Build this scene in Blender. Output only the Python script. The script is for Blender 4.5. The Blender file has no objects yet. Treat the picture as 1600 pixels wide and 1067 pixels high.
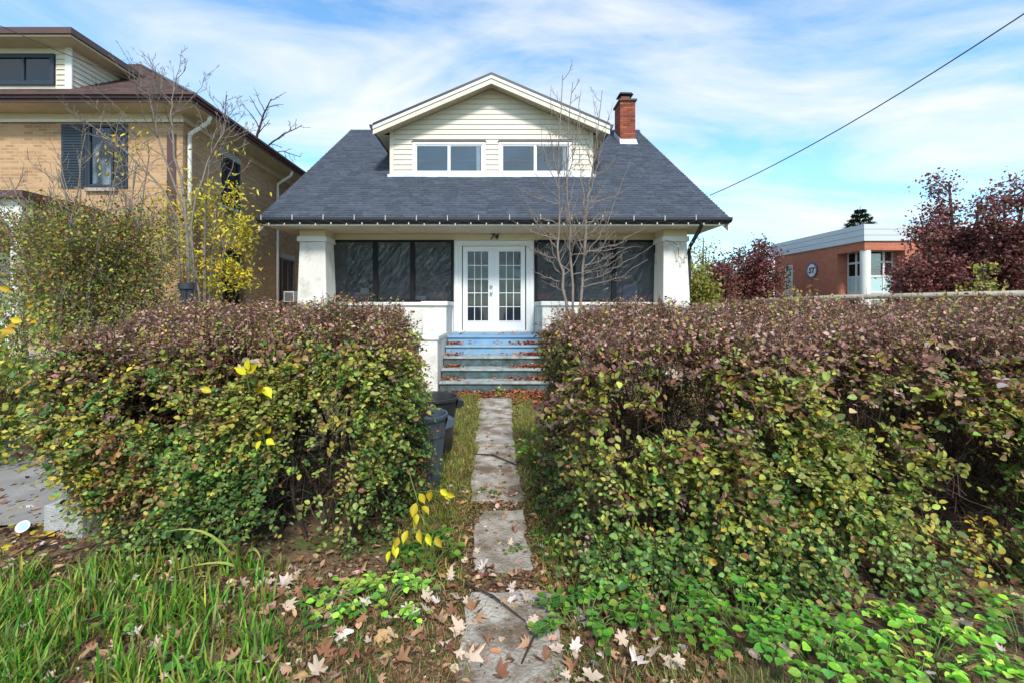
import bpy, math, random
import numpy as np
from mathutils import Matrix, Vector

# ------------------------------------------------------------------ camera, sky, sun, exposure
F, CX, CY, H = 720.0, 772.0, 480.0, 1.55        # focal length and vanishing point in photo pixels, eye height
sc = bpy.context.scene
COL = sc.collection
cam_d = bpy.data.cameras.new('camera'); cam = bpy.data.objects.new('camera', cam_d); COL.objects.link(cam)
cam.location = (0, 0, H); cam.rotation_euler = (math.radians(90), 0, 0)
cam_d.sensor_width = 36; cam_d.lens = 36 * F / 1600
cam_d.shift_x = (800 - CX) / 1600; cam_d.shift_y = -(533.5 - CY) / 1600
cam_d.clip_start = 0.05; cam_d.clip_end = 2000
sc.camera = cam
SUN_AZ, SUN_EL = math.radians(171), math.radians(43)   # azimuth from +Y towards +X: behind the camera, a little to its right
w = bpy.data.worlds.new('World'); sc.world = w; w.use_nodes = True
nt = w.node_tree; nt.nodes.clear()
def wn(t, **k):
    n = nt.nodes.new(t)
    for a, v in k.items(): setattr(n, a, v)
    return n
def wl(a, b): nt.links.new(a, b)
out = wn('ShaderNodeOutputWorld'); bg = wn('ShaderNodeBackground'); bg.inputs[1].default_value = 0.15
sky = wn('ShaderNodeTexSky', sky_type='NISHITA', sun_disc=False, sun_elevation=SUN_EL, sun_rotation=SUN_AZ)
sky.air_density = 1.0; sky.dust_density = 0.6; sky.ozone_density = 1.0
tc = wn('ShaderNodeTexCoord'); sep = wn('ShaderNodeSeparateXYZ'); wl(tc.outputs['Generated'], sep.inputs[0])
za = wn('ShaderNodeMath', operation='MAXIMUM'); wl(sep.outputs[2], za.inputs[0]); za.inputs[1].default_value = 0.0
zb = wn('ShaderNodeMath', operation='ADD'); wl(za.outputs[0], zb.inputs[0]); zb.inputs[1].default_value = 0.18
dx = wn('ShaderNodeMath', operation='DIVIDE'); wl(sep.outputs[0], dx.inputs[0]); wl(zb.outputs[0], dx.inputs[1])
dy = wn('ShaderNodeMath', operation='DIVIDE'); wl(sep.outputs[1], dy.inputs[0]); wl(zb.outputs[0], dy.inputs[1])
cmb = wn('ShaderNodeCombineXYZ'); wl(dx.outputs[0], cmb.inputs[0]); wl(dy.outputs[0], cmb.inputs[1])
mp = wn('ShaderNodeMapping'); mp.inputs['Scale'].default_value = (0.55, 1.0, 1); mp.inputs['Location'].default_value = (1.35, 4.2, 0)
mp.inputs['Rotation'].default_value = (0, 0, 0.45)
wl(cmb.outputs[0], mp.inputs[0])
no = wn('ShaderNodeTexNoise'); no.inputs['Scale'].default_value = 2.1; no.inputs['Detail'].default_value = 9
no.inputs['Roughness'].default_value = 0.58; no.inputs['Distortion'].default_value = 0.6
wl(mp.outputs[0], no.inputs['Vector'])
rp = wn('ShaderNodeValToRGB'); rp.color_ramp.elements[0].position = 0.38; rp.color_ramp.elements[1].position = 0.68
wl(no.outputs['Fac'], rp.inputs[0])
mx = wn('ShaderNodeMix', data_type='RGBA'); wl(rp.outputs[0], mx.inputs[0]); tn = wn('ShaderNodeMix', data_type='RGBA', blend_type='MULTIPLY'); tn.inputs[0].default_value = 1.0; tn.inputs[7].default_value = (0.68, 0.95, 1.03, 1); wl(sky.outputs[0], tn.inputs[6]); wl(tn.outputs[2], mx.inputs[6])
mx.inputs[7].default_value = (3.3, 3.45, 3.55, 1)
wl(mx.outputs[2], bg.inputs[0]); wl(bg.outputs[0], out.inputs[0])
sun_d = bpy.data.lights.new('sun', 'SUN'); sun_d.energy = 2.3; sun_d.angle = math.radians(10.0); sun_d.color = (1.0, 0.95, 0.87)
sun = bpy.data.objects.new('sun', sun_d); COL.objects.link(sun)
sd = Vector((math.sin(SUN_AZ) * math.cos(SUN_EL), math.cos(SUN_AZ) * math.cos(SUN_EL), math.sin(SUN_EL)))
sun.rotation_euler = sd.to_track_quat('Z', 'Y').to_euler(); sun.location = (0, -5, 20)
sc.view_settings.view_transform = 'Standard'; sc.view_settings.look = 'None'
sc.view_settings.exposure = 1.0; sc.view_settings.gamma = 1.0
sc.cycles.use_denoising = True
sc.cycles.max_bounces = 8; sc.cycles.transparent_max_bounces = 12

# ------------------------------------------------------------------ helpers
RNG = np.random.default_rng(74)
def P(px, py, d): return np.array([(px - CX) / F * d, d, H + (CY - py) / F * d])
def G(px, py):                                   # a point on the ground seen at that place
    d = F * H / (py - CY); return np.array([(px - CX) / F * d, d, 0.0])
def lin(c):
    c = np.asarray(c, float) / 255.0
    return np.where(c <= 0.04045, c / 12.92, ((c + 0.055) / 1.055) ** 2.4)
def S(r, g, b, k=1.0): v = lin((r, g, b)) * k; return (float(v[0]), float(v[1]), float(v[2]), 1.0)

def tag(o, label=None, cat=None, group=None, kind=None):
    if label: o['label'] = label
    if cat: o['category'] = cat
    if group: o['group'] = group
    if kind: o['kind'] = kind
    return o
def empty(name, loc, label=None, cat=None, group=None):
    o = bpy.data.objects.new(name, None); COL.objects.link(o); o.location = Vector([float(v) for v in loc])
    o.empty_display_size = 0.1
    return tag(o, label, cat, group)
def worldloc(o):
    v = Vector(o.location); q = o.parent
    while q is not None: v = v + Vector(q.location); q = q.parent
    return v
def link(name, me, mat=None, parent=None, loc=None):
    o = bpy.data.objects.new(name, me); COL.objects.link(o)
    if mat is not None and len(me.materials) == 0: me.materials.append(mat)
    if parent is not None:
        o.parent = parent
        if loc is None: o.location = -worldloc(parent)
        else: o.location = Vector([float(v) for v in loc]) - worldloc(parent)
    elif loc is not None: o.location = Vector([float(v) for v in loc])
    return o

class MB:
    def __init__(s): s.v = []; s.f = []; s.c = []
    def add(s, vs, fs, col=None):
        n = len(s.v); s.v += [tuple(map(float, q)) for q in vs]; s.f += [tuple(i + n for i in q) for q in fs]
        if col is not None: s.c += [col] * len(vs)
        return s
    def box(s, x0, x1, y0, y1, z0, z1, col=None):
        vs = [(x, y, z) for z in (z0, z1) for y in (y0, y1) for x in (x0, x1)]
        return s.add(vs, [(0, 2, 3, 1), (4, 5, 7, 6), (0, 1, 5, 4), (2, 6, 7, 3), (0, 4, 6, 2), (1, 3, 7, 5)], col)
    def hexa(s, b, t, col=None):                 # bottom 4, top 4, counter-clockwise seen from above
        return s.add(list(b) + list(t), [(3, 2, 1, 0), (4, 5, 6, 7), (0, 1, 5, 4), (1, 2, 6, 5), (2, 3, 7, 6), (3, 0, 4, 7)], col)
    def prism(s, poly, a):                       # polygon extruded along vector a
        n = len(poly); a = np.array(a)
        vs = [np.array(q) for q in poly] + [np.array(q) + a for q in poly]
        return s.add(vs, [tuple(range(n - 1, -1, -1)), tuple(range(n, 2 * n))] + [(i, (i + 1) % n, n + (i + 1) % n, n + i) for i in range(n)])
    def tube(s, pts, rad, sides=6, cap=True):
        pts = np.asarray(pts, float); k = len(pts)
        rad = np.full(k, rad) if np.isscalar(rad) else np.asarray(rad)
        t = np.gradient(pts, axis=0); t /= np.linalg.norm(t, axis=1)[:, None] + 1e-9
        ref = np.array([0.0, 0, 1]) if abs(t[0][2]) < 0.9 else np.array([1.0, 0, 0])
        a = np.cross(t, ref); a /= np.linalg.norm(a, axis=1)[:, None] + 1e-9; b = np.cross(t, a)
        an = np.linspace(0, 2 * np.pi, sides, endpoint=False)
        vs = (pts[:, None] + rad[:, None, None] * (a[:, None] * np.cos(an)[None, :, None] + b[:, None] * np.sin(an)[None, :, None])).reshape(-1, 3)
        fs = [(i * sides + j, i * sides + (j + 1) % sides, (i + 1) * sides + (j + 1) % sides, (i + 1) * sides + j) for i in range(k - 1) for j in range(sides)]
        if cap: fs += [tuple(range(sides - 1, -1, -1)), tuple(range((k - 1) * sides, k * sides))]
        return s.add(vs, fs)
    def lathe(s, c, prof, n=28):                 # profile of (radius, z), round a vertical axis at c
        k = len(prof); an = np.linspace(0, 2 * np.pi, n, endpoint=False)
        vs = [(c[0] + r * math.cos(a), c[1] + r * math.sin(a), c[2] + z) for r, z in prof for a in an]
        fs = [(i * n + j, i * n + (j + 1) % n, (i + 1) * n + (j + 1) % n, (i + 1) * n + j) for i in range(k - 1) for j in range(n)]
        return s.add(vs, fs)
    def mesh(s, name, smooth=False):
        me = bpy.data.meshes.new(name); me.from_pydata(s.v, [], s.f)
        if s.c and len(s.c) == len(s.v):
            at = me.color_attributes.new('Col', 'FLOAT_COLOR', 'POINT')
            at.data.foreach_set('color', np.array(s.c, np.float32).ravel())
        if smooth: me.shade_smooth()
        me.update(); return me
    def build(s, name, mat, parent=None, smooth=False, bevel=0, kind=None):
        o = link(name, s.mesh(name, smooth), mat, parent)
        if bevel:
            m = o.modifiers.new('edge', 'BEVEL'); m.width = bevel; m.segments = 2; m.limit_method = 'ANGLE'
        if kind: o['kind'] = kind
        return o
def boxo(name, mat, parent, *a, bevel=0): return MB().box(*a).build(name, mat, parent, bevel=bevel)

def npmesh(name, verts, faces_flat, face_len, cols=None, smooth=False):
    me = bpy.data.meshes.new(name)
    nv, nl, nf = len(verts), len(faces_flat), len(face_len)
    me.vertices.add(nv); me.vertices.foreach_set('co', np.asarray(verts, np.float32).ravel())
    me.loops.add(nl); me.loops.foreach_set('vertex_index', np.asarray(faces_flat, np.int32))
    me.polygons.add(nf)
    st = np.zeros(nf, np.int32); st[1:] = np.cumsum(face_len)[:-1]
    me.polygons.foreach_set('loop_start', st); me.polygons.foreach_set('loop_total', np.asarray(face_len, np.int32))
    me.update(calc_edges=True)
    if cols is not None:
        at = me.color_attributes.new('Col', 'FLOAT_COLOR', 'POINT')
        c = np.ones((nv, 4), np.float32); c[:, :3] = cols; at.data.foreach_set('color', c.ravel())
    if smooth: me.shade_smooth()
    return me
def nrm(a): return a / (np.linalg.norm(a, axis=-1, keepdims=True) + 1e-9)

# leaf templates: (u across, v along, w up) and faces
OV = ([(0, 0, 0), (-.30, .22, .10), (-.36, .52, .13), (-.22, .82, .07), (0, 1, -.06), (.30, .22, .10), (.36, .52, .13), (.22, .82, .07)],
      [(0, 4, 3, 2, 1), (0, 5, 6, 7, 4)])
DIA = ([(0, 0, 0), (-.34, .5, .1), (0, 1, 0), (.34, .5, .1)], [(0, 2, 1), (0, 3, 2)])
LAN = ([(0, 0, 0), (-.17, .3, .05), (-.15, .65, .05), (0, 1, -.1), (.17, .3, .05), (.15, .65, .05)], [(0, 3, 2, 1), (0, 4, 5, 3)])
PT = ([(0, 0, 0), (-.22, .18, .10), (-.34, .42, .16), (-.27, .68, .10), (-.10, .88, .02), (0, 1.06, -.10), (.22, .18, .08), (.34, .42, .12), (.27, .68, .08), (.10, .88, .02)], [(0, 5, 4, 3, 2, 1), (0, 6, 7, 8, 9, 5)])
WL = ([(0, 0, 0), (-.20, .12, .06), (-.36, .34, .10), (-.34, .58, .10), (-.20, .82, .05), (0, .98, -.06), (.20, .12, .06), (.36, .34, .12), (.34, .58, .10), (.20, .82, .05)], [(0, 5, 4, 3, 2, 1), (0, 6, 7, 8, 9, 5)])
def instance(tpl, pos, T, N, L, W, col, name, smooth=False):
    tv = np.array(tpl[0]); B = nrm(np.cross(T, N)); N2 = np.cross(B, T)
    L = np.asarray(L)[:, None, None]; W = np.asarray(W)[:, None, None]
    v = pos[:, None] + tv[None, :, 0:1] * W * B[:, None] + tv[None, :, 1:2] * L * T[:, None] + tv[None, :, 2:3] * W * N2[:, None]
    n, k = len(pos), len(tv)
    ff = np.concatenate([np.array(f) for f in tpl[1]]); fl = [len(f) for f in tpl[1]]
    flat = (ff[None] + (np.arange(n) * k)[:, None]).ravel()
    return npmesh(name, v.reshape(-1, 3), flat, np.tile(fl, n), np.repeat(col, k, axis=0) if col is not None else None, smooth)
def twigs(p0, p1, r0, r1, name, col=None, mid=None):
    """many thin 3-sided twigs; with a middle point they bend"""
    pts = [p0, p1] if mid is None else [p0, mid, p1]
    rs = [r0, r1] if mid is None else [r0, (np.asarray(r0) + np.asarray(r1)) / 2, r1]
    t = nrm(p1 - p0); ref = np.where(np.abs(t[:, 2:3]) < .9, np.array([[0, 0, 1.]]), np.array([[1., 0, 0]]))
    a = nrm(np.cross(t, ref)); b = np.cross(t, a); n = len(p0); k = len(pts)
    V = []
    for q, r in zip(pts, rs):
        r = np.broadcast_to(np.asarray(r), (n,))[:, None]
        for an in (0, 2.094, 4.189): V.append(q + r * (a * math.cos(an) + b * math.sin(an)))
    V = np.stack(V, 1)
    f = [(i * 3 + j, i * 3 + (j + 1) % 3, i * 3 + 3 + (j + 1) % 3, i * 3 + 3 + j) for i in range(k - 1) for j in range(3)]
    flat = (np.array(f).ravel()[None] + (np.arange(n) * 3 * k)[:, None]).ravel()
    return npmesh(name, V.reshape(-1, 3), flat, np.full(n * len(f), 4), np.repeat(col, 3 * k, axis=0) if col is not None else None)
def vnoise(p, s, seed=0):
    """smooth value noise, 0..1"""
    p = np.asarray(p) * s + seed * 17.31 + 1000; i = np.floor(p).astype(np.int64); f = p - i; f = f * f * (3 - 2 * f); r = 0
    for a in (0, 1):
        for b in (0, 1):
            for c in (0, 1):
                h = (i[:, 0] + a) * 374761393 + (i[:, 1] + b) * 668265263 + (i[:, 2] + c) * 2147483647 + seed * 974711
                h = (h ^ (h >> 13)) * 1274126177; h = (h ^ (h >> 16)) & 0xffff
                r = r + (h / 65535.0) * np.where(a, f[:, 0], 1 - f[:, 0]) * np.where(b, f[:, 1], 1 - f[:, 1]) * np.where(c, f[:, 2], 1 - f[:, 2])
    return r
def jitter(col, a, rng): 
    col = col * (1 + rng.normal(0, a, (len(col), 1))) * (1 + rng.normal(0, a * .4, col.shape)); return np.clip(col, .004, .9)

# ------------------------------------------------------------------ materials
MATS = {}
def mat(name, base=(.5, .5, .5, 1), rough=.7, spec=.4, metal=0, var=0.0, vscale=3.0, bump=0.0, bscale=40.0, dark=None, dscale=1.5, dpos=(.45, .7), attr=False):
    """principled surface with procedural tone variation, stains and fine relief"""
    m = bpy.data.materials.new(name); m.use_nodes = True; MATS[name] = m
    t = m.node_tree; n = t.nodes; b = n['Principled BSDF']; L = t.links.new
    b.inputs['Roughness'].default_value = rough; b.inputs['Metallic'].default_value = metal
    b.inputs['Specular IOR Level'].default_value = spec
    tc = n.new('ShaderNodeTexCoord'); vec = tc.outputs['Object']
    if attr:
        a = n.new('ShaderNodeAttribute'); a.attribute_name = 'Col'; col = a.outputs['Color']
    else:
        a = n.new('ShaderNodeRGB'); a.outputs[0].default_value = base; col = a.outputs[0]
    if var:
        q = n.new('ShaderNodeTexNoise'); q.inputs['Scale'].default_value = vscale; q.inputs['Detail'].default_value = 6; L(vec, q.inputs['Vector'])
        r = n.new('ShaderNodeMapRange'); r.inputs[1].default_value = .25; r.inputs[2].default_value = .75
        r.inputs[3].default_value = 1 - var; r.inputs[4].default_value = 1 + var; L(q.outputs['Fac'], r.inputs[0])
        x = n.new('ShaderNodeVectorMath'); x.operation = 'SCALE'; L(col, x.inputs[0]); L(r.outputs[0], x.inputs['Scale']); col = x.outputs[0]
    if dark is not None:
        q = n.new('ShaderNodeTexNoise'); q.inputs['Scale'].default_value = dscale; q.inputs['Detail'].default_value = 8; q.inputs['Roughness'].default_value = .65; L(vec, q.inputs['Vector'])
        r = n.new('ShaderNodeMapRange'); r.inputs[1].default_value = dpos[0]; r.inputs[2].default_value = dpos[1]; L(q.outputs['Fac'], r.inputs[0])
        x = n.new('ShaderNodeMix'); x.data_type = 'RGBA'; L(r.outputs[0], x.inputs[0]); L(col, x.inputs[6]); x.inputs[7].default_value = dark; col = x.outputs[2]
    L(col, b.inputs['Base Color'])
    if bump:
        q = n.new('ShaderNodeTexNoise'); q.inputs['Scale'].default_value = bscale; q.inputs['Detail'].default_value = 5; L(vec, q.inputs['Vector'])
        u = n.new('ShaderNodeBump'); u.inputs['Strength'].default_value = bump; u.inputs['Distance'].default_value = .02; L(q.outputs['Fac'], u.inputs['Height']); L(u.outputs[0], b.inputs['Normal'])
    return m
def leafmat(name, trans=.3, rough=.45, spec=.35, var=.18, vscale=60):
    m = mat(name, rough=rough, spec=spec, attr=True, var=var, vscale=vscale)
    t = m.node_tree; n = t.nodes; L = t.links.new; b = n['Principled BSDF']; o = n['Material Output']
    tr = n.new('ShaderNodeBsdfTranslucent'); src = b.inputs['Base Color'].links[0].from_socket; L(src, tr.inputs[0])
    x = n.new('ShaderNodeMixShader'); x.inputs[0].default_value = trans; L(b.outputs[0], x.inputs[1]); L(tr.outputs[0], x.inputs[2]); L(x.outputs[0], o.inputs[0])
    return m
def brickmat(name, c1, c2, mortar, bw=.21, rh=.072, ms=.008, bump=.5):
    m = mat(name, rough=.85, spec=.2); t = m.node_tree; n = t.nodes; L = t.links.new; b = n['Principled BSDF']
    g = n.new('ShaderNodeNewGeometry'); s = n.new('ShaderNodeSeparateXYZ'); L(g.outputs['Position'], s.inputs[0])
    a = n.new('ShaderNodeMath'); L(s.outputs[0], a.inputs[0]); L(s.outputs[1], a.inputs[1])
    c = n.new('ShaderNodeCombineXYZ'); L(a.outputs[0], c.inputs[0]); L(s.outputs[2], c.inputs[1])
    k = n.new('ShaderNodeTexBrick'); L(c.outputs[0], k.inputs['Vector']); k.inputs['Scale'].default_value = 1
    k.inputs['Brick Width'].default_value = bw; k.inputs['Row Height'].default_value = rh; k.inputs['Mortar Size'].default_value = ms
    k.inputs['Color1'].default_value = c1; k.inputs['Color2'].default_value = c2; k.inputs['Mortar'].default_value = mortar; k.inputs['Bias'].default_value = -.1
    q = n.new('ShaderNodeTexNoise'); q.inputs['Scale'].default_value = 1.1; q.inputs['Detail'].default_value = 7; L(g.outputs['Position'], q.inputs['Vector'])
    r = n.new('ShaderNodeMapRange'); r.inputs[3].default_value = .78; r.inputs[4].default_value = 1.2; L(q.outputs['Fac'], r.inputs[0])
    x = n.new('ShaderNodeVectorMath'); x.operation = 'SCALE'; L(k.outputs['Color'], x.inputs[0]); L(r.outputs[0], x.inputs['Scale']); L(x.outputs[0], b.inputs['Base Color'])
    u = n.new('ShaderNodeBump'); u.inputs['Strength'].default_value = bump; u.inputs['Distance'].default_value = .01; u.invert = True; L(k.outputs['Fac'], u.inputs['Height']); L(u.outputs[0], b.inputs['Normal'])
    return m
def glassmat(name, tint=(.02, .025, .03, 1), refl=.25, trans=.25, crease=0):
    """dark window glass: partly see-through, partly mirroring the sky"""
    m = bpy.data.materials.new(name); m.use_nodes = True; t = m.node_tree; n = t.nodes; L = t.links.new; n.clear(); MATS[name] = m
    o = n.new('ShaderNodeOutputMaterial'); d = n.new('ShaderNodeBsdfDiffuse'); d.inputs[0].default_value = tint
    tr = n.new('ShaderNodeBsdfTransparent'); gl = n.new('ShaderNodeBsdfGlossy'); gl.inputs['Roughness'].default_value = .03 if not crease else .16
    x = n.new('ShaderNodeMixShader'); x.inputs[0].default_value = trans; L(d.outputs[0], x.inputs[1]); L(tr.outputs[0], x.inputs[2])
    y = n.new('ShaderNodeMixShader'); fr = n.new('ShaderNodeFresnel'); fr.inputs[0].default_value = 1.5
    ad = n.new('ShaderNodeMath'); ad.inputs[1].default_value = refl; L(fr.outputs[0], ad.inputs[0]); L(ad.outputs[0], y.inputs[0])
    L(x.outputs[0], y.inputs[1]); L(gl.outputs[0], y.inputs[2]); L(y.outputs[0], o.inputs[0])
    tc = n.new('ShaderNodeTexCoord'); q = n.new('ShaderNodeTexNoise'); q.inputs['Scale'].default_value = 1.2 if not crease else 3.0; L(tc.outputs['Object'], q.inputs['Vector'])
    if crease:
        mp = n.new('ShaderNodeMapping'); mp.vector_type = 'TEXTURE'; mp.inputs['Rotation'].default_value = (0, .62, 0); mp.inputs['Scale'].default_value = (.30, 1, 1.3)
        L(tc.outputs['Object'], mp.inputs[0]); L(mp.outputs[0], q.inputs['Vector']); q.inputs['Detail'].default_value = 7; q.inputs['Distortion'].default_value = 1.2
    u = n.new('ShaderNodeBump'); u.inputs['Strength'].default_value = crease or .06; u.inputs['Distance'].default_value = .05; L(q.outputs['Fac'], u.inputs['Height']); L(u.outputs[0], gl.inputs['Normal'])
    if crease:                                     # wrinkled plastic: sky sheen on the creases painted in as paler diffuse streaks
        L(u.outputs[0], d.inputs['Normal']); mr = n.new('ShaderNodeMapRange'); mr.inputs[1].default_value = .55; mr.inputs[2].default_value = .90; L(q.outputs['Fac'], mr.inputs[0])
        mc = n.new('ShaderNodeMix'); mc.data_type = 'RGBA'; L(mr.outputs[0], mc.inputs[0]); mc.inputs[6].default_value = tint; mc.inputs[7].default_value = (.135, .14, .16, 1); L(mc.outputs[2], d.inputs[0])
    return m

m_stucco = mat('white_stucco', (.64, .62, .57, 1), .9, .2, var=.08, vscale=2, bump=.55, bscale=26, dark=(.26, .23, .17, 1), dscale=2.2, dpos=(.54, .84))
m_white = mat('white_paint', (.66, .65, .61, 1), .55, .4, var=.06, vscale=4, dark=(.42, .36, .27, 1), dscale=3.5, dpos=(.62, .9))
m_vinyl = mat('white_vinyl', (.68, .68, .68, 1), .4, .45, var=.03)
m_cream = mat('cream_paint', (.60, .52, .36, 1), .6, .35, var=.1, vscale=2.5, dark=(.3, .22, .12, 1), dscale=2.5, dpos=(.58, .9))
m_siding = mat('cream_siding', (.62, .57, .47, 1), .5, .35, var=.05, vscale=1.5, dark=(.42, .36, .27, 1), dscale=1.2, dpos=(.55, .95))
m_soffit = mat('soffit_vinyl', (.62, .53, .37, 1), .55, .3, var=.12, vscale=3)
m_black = mat('black_paint', (.012, .012, .014, 1), .4, .5, var=.2)
m_blackframe = mat('black_frame', (.004, .0045, .006, 1), .6, .2, var=.2)
m_shingle = mat('asphalt_shingle', rough=.9, spec=.25, attr=True, var=.25, vscale=9, bump=.6, bscale=220)
m_shingle_b = mat('brown_shingle', rough=.9, spec=.2, attr=True, var=.25, vscale=9, bump=.6, bscale=200)
m_slab = mat('roof_deck', (.05, .055, .07, 1), .9, .2, var=.3)
m_rustcap = mat('rusty_cap', (.05, .035, .03, 1), .6, .4, var=.4, vscale=10)
m_flash = mat('metal_flashing', (.55, .57, .6, 1), .4, .5, metal=.3, var=.15)
m_mortar = mat('mortar', (.34, .29, .25, 1), .95, .1, var=.2, vscale=12)
m_brickpiece = mat('chimney_brick', rough=.9, spec=.15, attr=True, var=.25, vscale=30, bump=.4, bscale=90)
m_tan = brickmat('tan_brick', (.50, .30, .15, 1), (.33, .17, .08, 1), (.40, .32, .23, 1), ms=.010)
m_red = brickmat('red_brick', (.48, .125, .062, 1), (.35, .085, .042, 1), (.40, .26, .20, 1), ms=.009)
m_step_b = mat('blue_step_paint', (.17, .31, .46, 1), .6, .35, var=.12, vscale=5, dark=(.30, .36, .38, 1), dscale=6, dpos=(.55, .72))
m_step = mat('mossy_step', (.075, .115, .125, 1), .85, .2, var=.4, vscale=7, dark=(.03, .04, .018, 1), dscale=4, dpos=(.48, .66), bump=.5, bscale=30)
m_tread = mat('worn_tread', (.30, .33, .32, 1), .9, .15, var=.25, vscale=8, dark=(.10, .10, .06, 1), dscale=5, dpos=(.5, .72), bump=.4, bscale=40)
m_tread2 = mat('worn_blue_tread', (.22, .36, .48, 1), .8, .2, var=.2, vscale=8, dark=(.30, .33, .32, 1), dscale=5, dpos=(.45, .6), bump=.3, bscale=40)
m_conc = mat('path_concrete', (.39, .355, .31, 1), .92, .15, var=.3, vscale=9, dark=(.155, .115, .08, 1), dscale=3.6, dpos=(.43, .62), bump=.7, bscale=55)
m_block = mat('block_concrete', (.40, .40, .39, 1), .95, .1, var=.15, vscale=14, bump=.7, bscale=120)
m_asph = mat('driveway_asphalt', (.29, .275, .26, 1), .95, .15, var=.25, vscale=2.5, dark=(.13, .12, .11, 1), dscale=1.2, dpos=(.5, .75), bump=.6, bscale=160)
m_soil = mat('soil', (.125, .088, .06, 1), .95, .1, var=.45, vscale=7, dark=(.18, .135, .075, 1), dscale=1.3, dpos=(.42, .62), bump=.9, bscale=45)
m_lawn = mat('far_lawn', (.085, .10, .035, 1), .95, .1, var=.4, vscale=1.3, dark=(.14, .11, .055, 1), dscale=.5, dpos=(.45, .65), bump=.8, bscale=30)
m_leaf = leafmat('leaf_green', .28, .5, .35)
m_dry = leafmat('leaf_dry', .15, .75, .2)
m_grass = leafmat('grass_blade', .35, .5, .3)
m_bark = mat('dark_bark', (.055, .040, .032, 1), .9, .15, var=.35, vscale=14, bump=.5, bscale=60)
m_barkp = mat('pale_bark', (.21, .17, .145, 1), .8, .2, var=.25, vscale=9, bump=.3, bscale=60)
m_barkg = mat('grey_bark', (.20, .165, .14, 1), .85, .2, var=.3, vscale=12)
m_twig = mat('twig_tone', rough=.9, spec=.15, attr=True, var=.25, vscale=40)
m_glass = glassmat('window_glass', (.02, .027, .036, 1), .04, .88)
m_glass2 = glassmat('door_glass', (.022, .03, .042, 1), .015, .2)
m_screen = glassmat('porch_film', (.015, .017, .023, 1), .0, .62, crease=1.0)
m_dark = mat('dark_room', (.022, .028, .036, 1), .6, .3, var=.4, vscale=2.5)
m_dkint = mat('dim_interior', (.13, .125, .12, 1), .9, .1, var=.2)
m_metal = mat('brushed_steel', (.5, .5, .5, 1), .3, .5, metal=.9)
m_bingrey = mat('grey_plastic', (.065, .085, .115, 1), .42, .45, var=.15, vscale=3, dark=(.10, .10, .095, 1), dscale=5, dpos=(.55, .85))
m_binblack = mat('black_plastic', (.022, .024, .028, 1), .4, .5, var=.3)
m_brownmetal = mat('brown_metal', (.085, .042, .036, 1), .45, .45, var=.12)
m_fasciaw = mat('white_metal', (.50, .53, .56, 1), .45, .4, var=.06, vscale=.6)
m_teal = mat('spandrel_panel', (.40, .56, .56, 1), .35, .5, var=.05)
m_wood = mat('weathered_wood', (.33, .29, .24, 1), .9, .15, var=.3, vscale=6, bump=.5, bscale=30)
m_card = mat('cardboard', (.32, .20, .12, 1), .85, .2, var=.12)
m_paper = mat('white_card', (.62, .63, .64, 1), .7, .3, var=.08)
m_wire = mat('black_cable', (.02, .02, .022, 1), .6, .3)
m_bulb = mat('clear_bulb', (.45, .44, .41, 1), .2, .6)
m_redp = mat('red_plastic', (.30, .03, .04, 1), .4, .4, var=.1)
m_bluep = mat('blue_plastic', (.06, .14, .42, 1), .4, .4, var=.1)
m_purple = mat('purple_enamel', (.10, .07, .20, 1), .4, .4)
m_ink = mat('dark_ink', (.02, .02, .025, 1), .5, .3)
m_lidblue = mat('blue_print', (.30, .50, .66, 1), .35, .5, var=.1)
m_curtain = mat('white_curtain', (.78, .80, .82, 1), .85, .2, var=.08)

# ------------------------------------------------------------------ setting: ground, driveway, path
def sheet(name, poly, z, m, thick=0.0, parent=None):
    b = MB()
    if thick: b.prism([(x, y, z - thick) for x, y in poly], (0, 0, thick))
    else: b.add([(x, y, z) for x, y in poly], [tuple(range(len(poly)))])
    return b.build(name, m, parent)
tag(sheet('ground', [(-400, -30), (400, -30), (400, 700), (-400, 700)], -.012, m_lawn), kind='structure')
nx, ny = 90, 90                                   # uneven garden soil in front of and beside the house
gx, gy = np.meshgrid(np.linspace(-9, 9, nx), np.linspace(-1.0, 10.4, ny), indexing='ij')
gp = np.stack([gx.ravel(), gy.ravel(), np.zeros(nx * ny)], 1)
gp[:, 2] = -.004 + .035 * (vnoise(gp, 2.3, 3) - .5) * np.clip((np.abs(gp[:, 0] - .03) - .3) * 4, 0, 1) * (gp[:, 0] > -2.9)
gi = np.arange(nx * ny).reshape(nx, ny)
gf = np.stack([gi[:-1, :-1], gi[1:, :-1], gi[1:, 1:], gi[:-1, 1:]], -1).reshape(-1, 4)
soil = link('garden_soil', npmesh('garden_soil', gp, gf.ravel(), np.full(len(gf), 4), smooth=True), m_soil); tag(soil, kind='structure')
tag(sheet('driveway', [(-8.5, 2.6), (-2.95, 3.3), (-3.35, 5.0), (-3.4, 34), (-5.7, 34), (-5.75, 9), (-6.6, 6.6), (-8.5, 5.9)], .022, m_asph), kind='structure')
path = empty('path', (0, 3, 0)); tag(path, kind='structure')
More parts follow.
